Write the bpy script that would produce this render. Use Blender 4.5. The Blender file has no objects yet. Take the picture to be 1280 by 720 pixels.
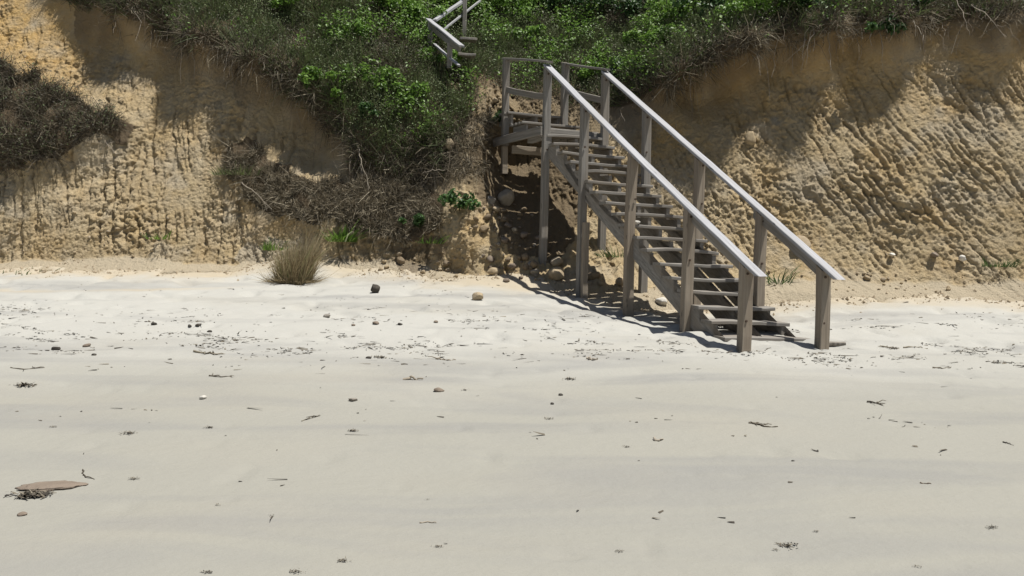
import bpy, bmesh, math, random
import numpy as np
from mathutils import Vector, Matrix
rng = np.random.default_rng(11)
random.seed(7)
SC = bpy.context.scene
COL = SC.collection

# ---------------------------------------------------------------- camera model
F, PITCH, ROLL, EYE = 1050.0, -.06, .018, 1.6
cp, sp = math.cos(PITCH), math.sin(PITCH)
cr, sr = math.cos(ROLL), math.sin(ROLL)
def unproj(px, py, d):
    """point at distance y = d along the sight line of a photo position"""
    a0, b0 = px - 640, py - 360
    a, b = a0*cr + b0*sr, -a0*sr + b0*cr
    v = np.array([a/F, cp + sp*b/F, sp - cp*b/F])
    return np.array([0, 0, EYE]) + v/v[1]*d
def proj(P):
    P = np.asarray(P, float)
    x, y, z = P[..., 0], P[..., 1], P[..., 2] - EYE
    d = y*cp + z*sp; u = -y*sp + z*cp
    a, b = F*x/d, -F*u/d
    return 640 + a*cr - b*sr, 360 + a*sr + b*cr

cam = bpy.data.cameras.new('camera'); co = bpy.data.objects.new('camera', cam); COL.objects.link(co)
cam.sensor_width = 36; cam.lens = F/1280*36; cam.clip_end = 2000; cam.clip_start = .05
co.matrix_world = Matrix.Translation((0, 0, EYE)) @ Matrix.Rotation(math.pi/2 + PITCH, 4, 'X') @ Matrix.Rotation(ROLL, 4, 'Z')
SC.camera = co

# ---------------------------------------------------------------- noise
PERM = np.random.default_rng(3).permutation(256).astype(np.int64)
PERM = np.concatenate([PERM, PERM, PERM])
GR = np.random.default_rng(4).normal(size=(256, 3)); GR /= np.linalg.norm(GR, axis=1)[:, None]
def noise(x, y, z=0.0, seed=0):
    x, y, z = np.broadcast_arrays(np.asarray(x, float) + seed*17.31, np.asarray(y, float) + seed*7.7, np.asarray(z, float) + seed*3.1)
    xi, yi, zi = np.floor(x).astype(np.int64), np.floor(y).astype(np.int64), np.floor(z).astype(np.int64)
    xf, yf, zf = x - xi, y - yi, z - zi
    fade = lambda t: t*t*t*(t*(t*6 - 15) + 10)
    u, v, w = fade(xf), fade(yf), fade(zf)
    def g(i, j, k):
        h = PERM[(PERM[(PERM[(xi + i) & 255] + yi + j) & 255] + zi + k) & 255]
        gg = GR[h]
        return gg[..., 0]*(xf - i) + gg[..., 1]*(yf - j) + gg[..., 2]*(zf - k)
    L = lambda a, b, t: a + (b - a)*t
    return 1.5*L(L(L(g(0,0,0), g(1,0,0), u), L(g(0,1,0), g(1,1,0), u), v),
             L(L(g(0,0,1), g(1,0,1), u), L(g(0,1,1), g(1,1,1), u), v), w)
def fbm(x, y, z=0.0, seed=0, o=4):
    s, a, f = 0, 1, 1
    for i in range(o):
        s = s + a*noise(np.asarray(x)*f, np.asarray(y)*f, np.asarray(z)*f, seed + i*5); a *= .5; f *= 2.03
    return s
def sstep(a, b, x):
    t = np.clip((np.asarray(x, float) - a)/(b - a), 0, 1); return t*t*(3 - 2*t)
class TPS:
    def __init__(s, P, V, reg=.002):
        P = np.asarray(P, float); V = np.asarray(V, float); s.P = P; n = len(P)
        K = s.k(P, P) + reg*np.eye(n); Q = np.hstack([np.ones((n, 1)), P])
        A = np.zeros((n+3, n+3)); A[:n, :n] = K; A[:n, n:] = Q; A[n:, :n] = Q.T
        s.w = np.linalg.solve(A, np.concatenate([V, np.zeros(3)]))
    def k(s, A, B):
        r2 = ((A[:, None, :] - B[None])**2).sum(-1) + 1e-12
        return .5*r2*np.log(r2)
    def __call__(s, X, Y):
        sh = np.shape(X); Q = np.stack([np.ravel(X), np.ravel(Y)], 1); out = np.empty(len(Q))
        for i in range(0, len(Q), 20000):
            q = Q[i:i+20000]
            out[i:i+20000] = s.k(q, s.P) @ s.w[:-3] + s.w[-3] + q @ s.w[-2:]
        return out.reshape(sh)

# ---------------------------------------------------------------- mesh helpers
def mesh_np(name, V, Fq, mat, parent=None, attrs=None, smooth=True):
    """V (n,3); Fq (m,3|4) -> linked mesh object"""
    V = np.asarray(V, np.float32)
    if parent is not None: V = V - np.asarray(root_loc(parent), np.float32)
    Fq = np.asarray(Fq, np.int32); m, k = Fq.shape
    me = bpy.data.meshes.new(name)
    me.vertices.add(len(V)); me.vertices.foreach_set('co', V.ravel())
    me.loops.add(m*k); me.loops.foreach_set('vertex_index', Fq.ravel())
    me.polygons.add(m); me.polygons.foreach_set('loop_start', np.arange(m, dtype=np.int32)*k)
    me.polygons.foreach_set('use_smooth', np.full(m, smooth))
    me.update(calc_edges=True); me.validate()
    for an, av in (attrs or {}).items():
        av = np.asarray(av, np.float32)
        if av.ndim == 1:
            me.attributes.new(an, 'FLOAT', 'POINT').data.foreach_set('value', av)
        else:
            me.attributes.new(an, 'FLOAT_VECTOR', 'POINT').data.foreach_set('vector', av.ravel())
    me.materials.append(mat)
    o = bpy.data.objects.new(name, me); COL.objects.link(o)
    if parent is not None: o.parent = parent
    return o
def root_loc(p):
    while p.parent is not None: p = p.parent
    return p.location
def tag(o, label=None, cat=None, group=None, kind=None):
    if label: o['label'] = label
    if cat: o['category'] = cat
    if group: o['group'] = group
    if kind: o['kind'] = kind
    return o
def empty(name, loc, label, cat, group=None):
    o = bpy.data.objects.new(name, None); COL.objects.link(o); o.location = tuple(map(float, loc)); o.empty_display_size = .2
    return tag(o, label, cat, group)
class MB:
    def __init__(s): s.V, s.F, s.A, s.n = [], [], [], 0
    def add(s, V, Fq, A):
        V = np.asarray(V, float); s.V.append(V); s.A.append(np.broadcast_to(A, (len(V),) + np.shape(A)[1:]) if np.ndim(A) > 1 or np.ndim(A) == 0 else np.asarray(A))
        s.F.append(np.asarray(Fq, int) + s.n); s.n += len(V)
    def obj(s, name, mat, parent=None, attr='rnd', smooth=True):
        return mesh_np(name, np.concatenate(s.V), np.concatenate(s.F), mat, parent, {attr: np.concatenate(s.A)}, smooth)

# ---------------------------------------------------------------- materials
def new_mat(name):
    m = bpy.data.materials.new(name); m.use_nodes = True
    nt = m.node_tree; nt.nodes.clear()
    out = nt.nodes.new('ShaderNodeOutputMaterial')
    return m, nt, out
class N:
    def __init__(s, nt): s.nt = nt
    def __call__(s, t, **kw):
        n = s.nt.nodes.new('ShaderNode' + t)
        for k, v in kw.items():
            if k.startswith('i_'):
                key = k[2:]; key = int(key) if key.isdigit() else key.replace('_', ' ')
                if hasattr(v, 'is_output'): s.nt.links.new(v, n.inputs[key])
                else: n.inputs[key].default_value = v
            else: setattr(n, k, v)
        return n
    def link(s, a, b): s.nt.links.new(a, b)
    def attr(s, name): return s('Attribute', attribute_name=name)
    def mix(s, fac, a, b, mode='MIX'):
        n = s('Mix', data_type='RGBA', blend_type=mode)
        for sock, v in ((n.inputs[0], fac), (n.inputs[6], a), (n.inputs[7], b)):
            if hasattr(v, 'is_output'): s.link(v, sock)
            elif isinstance(v, (int, float)): sock.default_value = v
            else: sock.default_value = (*v, 1)
        return n.outputs[2]
    def ramp(s, fac, stops, interp='LINEAR'):
        n = s('ValToRGB'); cr_ = n.color_ramp; cr_.interpolation = interp
        while len(cr_.elements) < len(stops): cr_.elements.new(.5)
        for e, (p, c) in zip(cr_.elements, stops):
            e.position = p; e.color = (c, c, c, 1) if isinstance(c, (int, float)) else (*c, 1)
        s.link(fac, n.inputs[0]); return n.outputs[0]
    def noise(s, vec, scale, detail=4, rough=.55, dist=0):
        n = s('TexNoise'); n.inputs['Scale'].default_value = scale; n.inputs['Detail'].default_value = detail
        n.inputs['Roughness'].default_value = rough; n.inputs['Distortion'].default_value = dist
        s.link(vec, n.inputs['Vector']); return n.outputs['Fac']
    def math(s, op, a, b=0.0):
        n = s('Math', operation=op)
        for sock, v in ((n.inputs[0], a), (n.inputs[1], b)):
            if hasattr(v, 'is_output'): s.link(v, sock)
            else: sock.default_value = v
        return n.outputs[0]
    def map(s, vec, scale):
        n = s('Mapping'); n.inputs['Scale'].default_value = scale; s.link(vec, n.inputs['Vector']); return n.outputs[0]
def principled(n, out, col, rough=.9, spec=.3, normal=None):
    p = n('BsdfPrincipled'); p.inputs['Specular IOR Level'].default_value = spec
    if hasattr(rough, 'is_output'): n.link(rough, p.inputs['Roughness'])
    else: p.inputs['Roughness'].default_value = rough
    if hasattr(col, 'is_output'): n.link(col, p.inputs['Base Color'])
    else: p.inputs['Base Color'].default_value = (*col, 1)
    if normal is not None: n.link(normal, p.inputs['Normal'])
    n.link(p.outputs[0], out.inputs[0]); return p
def bump(n, h, strength, dist):
    b = n('Bump'); b.inputs['Strength'].default_value = strength; b.inputs['Distance'].default_value = dist
    n.link(h, b.inputs['Height']); return b.outputs[0]

def mat_cliff():
    m, nt, out = new_mat('bluff_soil'); n = N(nt)
    co_ = n('TexCoord').outputs['Object']
    big = n.noise(co_, .55, 5, .6)
    mid = n.noise(n.map(co_, (1.6, 1.6, .7)), 2.2, 6, .62, .4)
    fine = n.noise(co_, 22, 5, .7)
    c = n.ramp(big, [(.28, (.41, .305, .16)), (.5, (.47, .365, .21)), (.72, (.50, .415, .28))])
    c = n.mix(n.ramp(mid, [(.38, 0.0), (.62, .75)]), c, (.40, .295, .16))
    c = n.mix(n.attr('orange').outputs['Fac'], c, (.50, .32, .115))
    c = n.mix(n.math('MULTIPLY', n.ramp(fine, [(.45, 0.0), (.75, 1.0)]), .45), c, (.50, .41, .27))
    c = n.mix(n.math('MULTIPLY', n.ramp(n.noise(co_, 9, 4, .6), [(.52, 0.0), (.7, 1.0)]), .4), c, (.34, .245, .13))
    c = n.mix(n.attr('pale').outputs['Fac'], c, (.42, .36, .265))
    c = n.mix(n.attr('humus_shade').outputs['Fac'], c, n.mix(mid, (.07, .052, .033), (.15, .11, .07)))
    h = n.math('ADD', n.math('MULTIPLY', n.noise(co_, 14, 6, .7), 1.0), n.math('ADD', n.math('MULTIPLY', fine, .5), n.math('MULTIPLY', n.noise(co_, 48, 4, .7), .3)))
    principled(n, out, c, .95, .15, bump(n, h, 1.0, .05))
    return m
def mat_sand():
    m, nt, out = new_mat('beach_sand'); n = N(nt)
    co_ = n('TexCoord').outputs['Object']
    dry = n.attr('dry').outputs['Fac']
    streak = n.noise(n.map(co_, (.28, 1.5, 1)), 1.0, 4, .5, .8)
    patch = n.noise(n.map(co_, (.5, 1.1, 1)), .8, 3, .5, .5)
    grain = n.noise(co_, 160, 3, .7)
    c = n.mix(dry, (.294, .284, .246), (.410, .401, .366))
    c = n.mix(n.math('MULTIPLY', n.ramp(streak, [(.48, 0.0), (.68, 1.0)]), .55), c, (.225, .222, .215))
    c = n.mix(n.math('MULTIPLY', n.ramp(patch, [(.5, 0.0), (.75, 1.0)]), .35), c, (.33, .305, .25))
    c = n.mix(n.attr('ochre').outputs['Fac'], c, (.42, .36, .265))
    c = n.mix(n.math('MULTIPLY', n.ramp(grain, [(.5, 0.0), (.8, 1.0)]), .25), c, (.2, .17, .13))
    h = n.math('ADD', n.math('MULTIPLY', n.noise(n.map(co_, (1, 1.6, 1)), 9, 5, .6), 1.0), n.math('MULTIPLY', grain, .15))
    principled(n, out, c, .95, .2, bump(n, h, .55, .025))
    return m
def mat_wood(name, dark, light, brown, rough=.75):
    m, nt, out = new_mat(name); n = N(nt)
    g = n.attr('grain').outputs['Vector']
    s1 = n.noise(n.map(g, (1.2, 40, 40)), 1, 5, .65, .3)
    s2 = n.noise(n.map(g, (.8, 6, 6)), 1, 4, .6, .6)
    kn = n.noise(n.map(g, (4, 14, 14)), 1, 2, .5)
    c = n.ramp(s1, [(.3, dark), (.62, light)])
    c = n.mix(n.ramp(s2, [(.42, 0.0), (.68, .7)]), c, brown)
    c = n.mix(n.ramp(kn, [(.70, 0.0), (.74, .8)]), c, tuple(v*.45 for v in dark))
    principled(n, out, c, rough, .35, bump(n, s1, .5, .006))
    return m
def mat_leaf(name, stops, trans=.35, rough=.5):
    m, nt, out = new_mat(name); n = N(nt)
    c = n.ramp(n.attr('rnd').outputs['Fac'], stops)
    p = n('BsdfPrincipled'); p.inputs['Roughness'].default_value = rough; p.inputs['Specular IOR Level'].default_value = .35
    n.link(c, p.inputs['Base Color'])
    t = n('BsdfTranslucent'); n.link(c, t.inputs['Color'])
    mx = n('MixShader'); mx.inputs[0].default_value = trans
    n.link(p.outputs[0], mx.inputs[1]); n.link(t.outputs[0], mx.inputs[2]); n.link(mx.outputs[0], out.inputs[0])
    return m
def mat_rock(name, a, b, c3):
    m, nt, out = new_mat(name); n = N(nt)
    co_ = n('TexCoord').outputs['Object']
    ri = n('ObjectInfo').outputs['Random']
    c = n.mix(n.ramp(n.noise(co_, 9, 5, .65), [(.35, 0.0), (.65, 1.0)]), a, b)
    c = n.mix(n.math('MULTIPLY', ri, .6), c, c3)
    principled(n, out, c, .9, .25, bump(n, n.noise(co_, 30, 5, .7), .6, .02))
    return m
M = {}
M['cliff'] = mat_cliff(); M['sand'] = mat_sand()
M['wood'] = mat_wood('weathered_timber', (.13, .119, .105), (.28, .262, .235), (.22, .185, .145))
M['cap'] = mat_wood('silvered_rail_timber', (.24, .24, .25), (.42, .42, .435), (.32, .31, .30), .75)
M['brownwood'] = mat_wood('brown_post_timber', (.175, .143, .108), (.32, .27, .21), (.24, .19, .14))
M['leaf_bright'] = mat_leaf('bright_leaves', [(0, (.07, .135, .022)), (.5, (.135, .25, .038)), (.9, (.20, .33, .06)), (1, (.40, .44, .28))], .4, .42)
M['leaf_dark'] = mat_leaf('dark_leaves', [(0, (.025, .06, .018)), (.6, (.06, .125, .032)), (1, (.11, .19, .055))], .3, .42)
M['grass'] = mat_leaf('hill_grass', [(0, (.10, .088, .056)), (.35, (.085, .118, .045)), (.75, (.14, .18, .066)), (1, (.31, .27, .18))], .3, .6)
M['brush'] = mat_leaf('dry_brush', [(0, (.04, .033, .026)), (.35, (.11, .092, .062)), (.8, (.25, .21, .145)), (1, (.44, .385, .28))], .1, .85)
M['scrub'] = mat_leaf('scrub_leaves', [(0, (.06, .05, .038)), (.35, (.105, .093, .062)), (.6, (.10, .13, .052)), (.85, (.145, .19, .07)), (1, (.32, .33, .22))], .25, .6)
M['straw'] = mat_leaf('straw_grass', [(0, (.17, .13, .075)), (.5, (.36, .285, .16)), (.8, (.46, .385, .24)), (1, (.2, .22, .08))], .25, .7)
M['root'] = mat_leaf('pale_roots', [(0, (.12, .09, .065)), (.6, (.23, .19, .14)), (1, (.36, .32, .26))], 0.0, .9)
M['rock_grey'] = mat_rock('grey_stone', (.17, .155, .135), (.30, .275, .24), (.38, .30, .19))
M['rock_ochre'] = mat_rock('ochre_stone', (.33, .25, .15), (.45, .36, .23), (.30, .25, .19))
M['rock_dark'] = mat_rock('dark_stone', (.035, .032, .028), (.085, .075, .062), (.06, .05, .04))
M['soil_stone'] = mat_rock('earthy_stone', (.20, .15, .095), (.30, .23, .145), (.16, .125, .09))
M['rock_pale'] = mat_rock('pale_stone', (.52, .49, .44), (.66, .63, .58), (.6, .57, .5))
M['rock_brown'] = mat_rock('brown_stone', (.17, .135, .105), (.26, .21, .165), (.21, .168, .13))
M['iron'], _nt, _o = new_mat('rusty_iron'); principled(N(_nt), _o, (.07, .045, .03), .7, .4)
M['weed'] = mat_leaf('dried_seaweed', [(0, (.03, .025, .02)), (.5, (.09, .075, .055)), (1, (.22, .19, .14))], 0.0, .8)

# ---------------------------------------------------------------- beach
SAND = np.array([
 (-4,4,-.07),(0,4,-.05),(4,4,-.02),(-6,6.5,.14),(0,6.5,.15),(6,6.5,.18),(-8,9,.40),(-3,9,.40),(2.6,9.1,.43),(3.53,9.5,.445),(8,9,.42),(12,9,.42),
 (2.15,10.1,.52),(1.63,11.3,.59),(1.09,12.4,.71),(2.08,12.8,.62),(3.1,10.5,.53),(-3,11.5,.66),(-8,11.5,.66),(5.5,11,.66),
 (-8.67,14.2,.96),(-4.6,14.3,.99),(-2.6,14.2,.99),(-1.1,13.9,.97),(.2,13.3,.86),(4.96,13,.95),(7.5,12.3,.86),(9.5,12.2,.88),(-11,14.2,.96),
 (-8,15.5,1.1),(0,15.5,1.05),(6,15,1.15),(10,14.5,1.15),(0,2,-.2),(-4,2,-.2),(4,2,-.2)])
sand_t = TPS(SAND[:, :2], SAND[:, 2], .02)
def sand_z(x, y):
    x = np.asarray(x, float); y = np.asarray(y, float)
    xc, yc = np.clip(x, -11, 11), np.clip(y, 2, 15.6)
    z = sand_t(xc, yc)
    z = z - .07*np.clip(2 - y, 0, 25) + 0*x
    far = 1 - sstep(9, 12, np.abs(x))*.7
    z = z + .022*noise(x*.55, y*.9, 0, 21) + .010*noise(x*1.6, y*2.6, 0, 22)
    for mx, my, sx_, sy_, mh in ((-3.6, 14.4, .8, .6, .24), (-5.6, 14.6, .5, .5, .10), (-1.9, 14.2, .6, .5, .13), (-7.6, 14.6, .7, .5, .10), (5.2, 13.4, .7, .5, .13), (7.0, 12.8, .5, .5, .10), (3.9, 13.4, .4, .4, .10), (.3, 13.6, .7, .6, .14)):
        z = z + mh*np.exp(-((x - mx)/sx_)**2 - (np.clip(y - my, -9, 0)/sy_)**2)
    dent = sstep(8.2, 9.8, y)
    n1 = noise(x*3.2, y*3.2, 0, 23); z = z - dent*.05*sstep(.15, .6, n1) + dent*.015*noise(x*2.1, y*3.4, 0, 26)
    z = z + (.25 + dent)*.007*noise(x*6, y*7, 0, 24)
    n2 = noise(x*4.5, y*4.5, 0, 25); z = z - (1 - dent)*.02*sstep(.42, .8, n2) + (1 - dent)*.006*noise(x*1.2, y*4.5, 0, 27)
    # footprints trodden round the bottom step
    for fx, fy in ((.51, 13.6), (1.03, 12.5), (1.59, 11.3), (2.13, 10.14), (2.57, 9.2), (3.52, 9.47), (3.08, 10.4)):
        q = np.hypot((x - fx)/.22, (y - fy)/.17); z = z - .035*np.exp(-q**2) + .028*np.exp(-((q - 1.7)/.6)**2)*(x > fx - .1)
    for fx, fy in ((3.75, 9.75), (3.95, 9.95), (2.2, 9.3), (2.9, 8.9), (3.3, 8.7)):
        z = z - .035*np.exp(-(((x - fx)/.16)**2 + ((y - fy)/.11)**2))
    return z
def axis(pts):
    out = []
    for a, b, st in pts: out.append(np.arange(a, b, st))
    return np.unique(np.round(np.concatenate(out), 4))
gx = axis([(-120, -20, 10), (-20, -10.5, .5), (-10.5, 10.5, .05), (10.5, 20, .5), (20, 121, 10)])
gy = axis([(-60, 0, 6), (0, 2.6, .3), (2.6, 16.2, .045), (16.2, 17, .3)])
GX, GY = np.meshgrid(gx, gy)
GZ = sand_z(GX, GY)
def grid_faces(h, w):
    i = np.arange(h*w).reshape(h, w)
    return np.stack([i[:-1, :-1].ravel(), i[:-1, 1:].ravel(), i[1:, 1:].ravel(), i[1:, :-1].ravel()], 1)
def ground_hit(px, py):
    lo, hi = 2.5, 17.0
    for _ in range(40):
        m = (lo + hi)/2; P = unproj(px, py, m)
        if P[2] < float(sand_z(P[0], P[1])): hi = m
        else: lo = m
    return unproj(px, py, hi)

# ---------------------------------------------------------------- bluff
CL = [  # photo position and estimated distance of points on the face of the bluff
 (-150,380,13.9),(-150,335,14.2),(-150,150,15.3),(-150,0,16.4),(-150,-200,19),
 (0,380,13.9),(0,333,14.2),(0,260,14.5),(0,218,14.75),(0,190,14.6),(0,90,15.5),(0,60,15.9),(0,0,16.3),(0,-200,19),
 (80,333,14.2),(80,250,14.5),(80,205,14.75),(80,180,14.7),(80,100,15.55),(70,60,15.95),(60,0,16.3),(150,175,15.0),(150,150,15.1),(150,130,15.3),
 (150,380,13.9),(150,333,14.25),(150,250,14.65),(150,90,15.7),(150,45,16.0),(150,20,15.5),(150,0,15.45),
 (230,333,14.25),(230,250,14.75),(230,130,15.45),(230,105,15.62),(230,64,15.85),(230,42,15.2),(230,15,15.7),(230,0,16.0),(230,-200,19),
 (300,380,13.9),(300,335,14.25),(300,250,14.7),(300,130,15.3),(300,100,15.45),(300,90,15.5),(300,68,14.98),(300,40,15.6),(300,0,16.2),
 (350,335,14.2),(350,300,14.4),(350,250,14.6),(355,215,14.85),(350,150,15.4),(350,110,15.4),(350,90,15.05),(350,50,15.7),
 (390,335,14.15),(390,260,14.4),(390,235,14.6),(395,200,15.2),(395,165,15.4),(395,140,15.2),(395,120,14.95),(400,80,15.4),(400,0,16.6),(400,-200,19.5),
 (450,380,13.8),(450,335,14.1),(450,285,14.25),(450,240,14.5),(450,225,14.8),(450,205,14.8),(450,170,14.72),(470,120,15.0),(480,60,15.9),(480,0,16.9),
 (540,345,13.85),(540,310,14.0),(540,265,14.25),(540,225,14.7),(540,190,14.75),(545,150,14.9),(550,110,15.5),(560,50,16.9),(560,0,18.0),(560,-200,21),
 (585,345,13.75),(585,300,13.85),(580,250,14.1),(580,210,14.5),(590,175,14.85),(600,140,15.3),(600,100,16.0),
 (640,375,12.9),(640,345,13.5),(640,300,13.95),(635,255,14.75),(635,215,15.6),(635,190,15.9),(640,172,15.8),(640,150,15.55),(640,100,16.4),(640,40,17.9),(640,0,18.8),(640,-200,22),
 (700,375,12.7),(700,345,13.3),(700,312,13.8),(705,250,14.95),(705,200,15.6),(705,160,15.8),(710,110,16.3),(710,50,17.6),(710,0,18.6),
 (760,385,12.4),(760,350,13.2),(760,312,13.85),(765,250,14.3),(765,190,14.9),(775,140,15.4),(780,100,15.8),(790,50,17),(790,0,18),(790,-200,21),
 (850,390,12.4),(850,350,13.15),(850,250,13.95),(850,180,14.5),(850,140,14.75),(850,112,14.78),(850,92,14.15),(850,50,15.5),(850,0,16.6),
 (900,75,13.98),(900,100,14.68),(900,150,14.4),
 (950,400,12.2),(955,352,12.95),(950,250,13.6),(950,160,14.1),(950,110,14.35),(950,78,14.45),(950,55,13.75),(950,20,14.5),(950,0,15),(950,-200,18.5),
 (1050,400,12.1),(1050,357,12.75),(1050,250,13.35),(1050,150,13.9),(1050,90,14.15),(1050,60,14.2),(1050,36,13.62),(1050,0,14.6),
 (1150,400,12.0),(1150,364,12.55),(1150,250,13.1),(1150,150,13.6),(1150,70,14.0),(1150,42,13.95),(1150,24,13.6),(1150,0,14.3),(1150,-200,18),
 (1280,420,11.8),(1280,372,12.25),(1280,250,12.85),(1280,150,13.3),(1280,65,13.7),(1280,42,13.7),(1280,25,13.45),(1280,0,14),(1280,-200,17.5),
 (1450,376,12.0),(1450,150,13.0),(1450,25,13.2),(1450,0,13.7),(1450,-200,17)]
CW = np.array([unproj(*c) for c in CL])
cl_t = TPS(np.stack([CW[:, 0], CW[:, 2]], 1), CW[:, 1], .0008)
cx = axis([(-60, -14, 4), (-14, -10, .045), (-10, 9.6, .0175), (9.6, 14, .045), (14, 61, 4)])
cz = axis([(-.6, .5, .1), (.5, 6.2, .0165), (6.2, 7.2, .1)])
CX, CZ = np.meshgrid(cx, cz)
CY = cl_t(np.clip(CX, -10.6, 10.2), CZ)
PX, PY = proj(np.stack([CX, np.maximum(CY, 8), CZ], -1))
# lower edge of the overhanging turf along the bluff, as heights seen across its length
LIPX = [-300, 0, 55, 100, 150, 190, 230, 270, 300, 345, 375, 392, 430, 445, 480, 520, 555, 590, 625, 700, 790, 820, 850, 900, 950, 1000, 1050, 1150, 1280, 1500]
LIPY = [-80, -60, -8, 8, 18, 32, 46, 58, 74, 92, 112, 135, 165, 205, 222, 228, 205, 150, 110, 128, 126, 116, 92, 70, 48, 37, 28, 19, 17, 17]
jx = PX + 14*fbm(CX*1.6, CZ*1.6, 0, 41); jy = PY + 13*fbm(CX*1.9, CZ*1.9, 0, 42)
lip = np.interp(jx, LIPX, LIPY)
above = sstep(8, -8, jy - lip)
def poly_mask(px, py, poly, soft=0):
    inside = np.zeros(px.shape, bool); n_ = len(poly)
    for i in range(n_):
        x0, y0 = poly[i]; x1, y1 = poly[(i+1) % n_]
        c = ((y0 > py) != (y1 > py)) & (px < (x1 - x0)*(py - y0)/((y1 - y0) + 1e-9) + x0)
        inside ^= c
    return inside.astype(float)
leftmat = poly_mask(jx, jy, [(-160, 70), (0, 78), (40, 92), (90, 120), (140, 140), (168, 165), (150, 180), (110, 178), (60, 200), (20, 208), (-30, 212), (-160, 215)])
ledge = poly_mask(jx, jy, [(285, 178), (310, 172), (345, 200), (390, 222), (440, 226), (480, 232), (520, 236), (560, 250), (550, 280), (530, 300), (490, 296), (440, 284), (400, 272), (360, 268), (330, 262), (305, 238), (285, 215)])
patch = poly_mask(jx, jy, [(592, 122), (618, 112), (640, 145), (626, 165), (600, 180), (578, 178), (586, 150)])
patch2 = poly_mask(jx, jy, [(640, 118), (700, 135), (790, 140), (815, 122), (800, 150), (700, 160), (640, 160)])
path = poly_mask(jx, jy, [(590, 92), (604, 90), (640, 120), (618, 125), (585, 108)])
veg = np.clip(above - patch*.75 - .45*patch2 - path*.85, 0, 1)
allveg = np.clip(veg + leftmat + ledge, 0, 1)
soil = 1 - allveg
# erosion: winding rills, lumps and fine crumbs
slant = np.interp(CX, [-10, -4, 0, 2.5, 5, 8, 10], [.05, .10, .0, .25, .45, .62, .7])
xs = CX + slant*(CZ - 1) + .10*noise(CX*1.1, CZ*1.3, 0, 50)
rill_on = np.maximum(sstep(28, 85, PY - lip), 1.3*np.clip(patch + patch2 + path, 0, 1))
wx = xs + .05*noise(xs*5, CZ*4, 0, 45) + .03*noise(xs*13, CZ*13, 0, 38); wz = CZ + .05*noise(xs*5, CZ*4, 0, 46) + .03*noise(xs*13, CZ*13, 0, 39)
r1 = np.exp(-(noise(wx*3.6, CZ*.5, 0, 51)/.085)**2)*sstep(-.4, .25, noise(CX*1.1, CZ*1.5, 0, 44))
r2 = np.exp(-(noise(wx*7.5, CZ*1.1, 0, 52)/.13)**2)*sstep(-.15, .35, noise(CX*1.3, CZ*1.5, 0, 58))
r3 = np.exp(-(noise(wx*14, CZ*2.4, 0, 47)/.18)**2)*sstep(-.1, .4, noise(CX*2.1, CZ*1.9, 0, 48))
lump = np.abs(noise(wx*4.3, wz*3.6, 0, 53)); lump2 = np.abs(noise(wx*10, wz*8.6, 0, 54)); lump3 = np.abs(noise(wx*19, wz*18, 0, 43))
ridge2 = np.abs(noise(wx*8, wz*7.2, 0, 36)); ridge3 = np.abs(noise(wx*16, wz*15, 0, 37))
crumb = fbm(xs*26, CZ*25, 0, 55, 2)
bigw = noise(CX*.7, CZ*.6, 0, 56)
step_ = noise(wx*2.5, wz*8.5, 0, 57)
crag = .22 + .78*sstep(-.3, .5, noise(CX*.7, CZ*.9, 0, 59) + .4*noise(CX*2.1, CZ*2.3, 0, 17))
disp = .10*bigw + rill_on*(.55 + .55*crag)*(-.12*r1*np.where(CX > 3, .75, 1) - .075*r2 - .04*r3) + (.12 + .88*rill_on)*crag*(.085*(lump - .22) + .075*(lump2 - .2) - .08*(ridge2 - .2) + .05*(lump3 - .2) - .055*(ridge3 - .2) + .030*crumb + .035*step_)
damp = soil*.85 + .15
damp = damp*(1 - .6*sstep(40, 0, PY - np.interp(PX, [0, 300, 560, 700, 850, 960, 1280], [333, 335, 340, 372, 360, 356, 372])+20)*0)
basepy = np.interp(PX, [0, 300, 560, 620, 700, 850, 960, 1280], [333, 335, 343, 355, 372, 366, 356, 372])
hb = (basepy - PY)*CY/F
lobe = np.clip(.03 + .10*sstep(260, 420, PX) + .22*noise(CX*.8, 0*CX, 0, 64) + .10*noise(CX*2.3, 0*CX, 0, 65) + .05*noise(CX*6, CZ*2, 0, 66) + .10*np.exp(-((PX - 390)/70)**2), .05, 1)
apron = np.clip(1 - hb/lobe, 0, 1.6)
apr_m = sstep(-.15, .35, apron + .12*fbm(CX*4, CZ*4, 0, 67))
disp = disp*(1 - .55*apr_m)*.8 + .20*apron**1.3
grain_ = np.random.default_rng(5).normal(size=CX.shape)
grain_ = grain_*.5 + .25*(np.roll(grain_, 1, 0) + np.roll(grain_, 1, 1))
disp = disp + (.4 + .6*rill_on)*(1 - .5*apr_m)*(.011*grain_ + .012*noise(xs*38, CZ*34, 0, 18))
CY2 = CY - disp*damp - allveg*.05*fbm(CX*3, CZ*3, 0, 60)
basepy_ = np.interp(PX, [0, 300, 560, 700, 850, 960, 1280], [333, 335, 343, 372, 366, 356, 372])
humus_shade = np.clip(allveg + .75*sstep(34, 0, jy - lip)*(jx > 130), 0, 1)*.95
humus_shade = np.maximum(humus_shade, .62*sstep(70, 10, jy - lip + 26*noise(xs*3.5, CZ*.5, 0, 35))*(jx > 100))  # wide streaky band: topsoil stain plus shade painted in below the lip
humus_shade = np.clip(humus_shade - .45*patch, 0, 1)
humus_shade = np.maximum(humus_shade, .5*poly_mask(jx, jy, [(572, 110), (650, 100), (800, 120), (800, 165), (640, 190), (604, 245), (566, 235)]))
humus_shade = np.maximum(humus_shade, .8*poly_mask(jx, jy, [(590, 165), (690, 165), (740, 240), (700, 330), (640, 320), (600, 230)]))  # darker soil colour in the gully below the landing
humus_shade = np.maximum(humus_shade, .6*poly_mask(jx, jy, [(470, 306), (560, 300), (560, 330), (500, 332)]))
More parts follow.
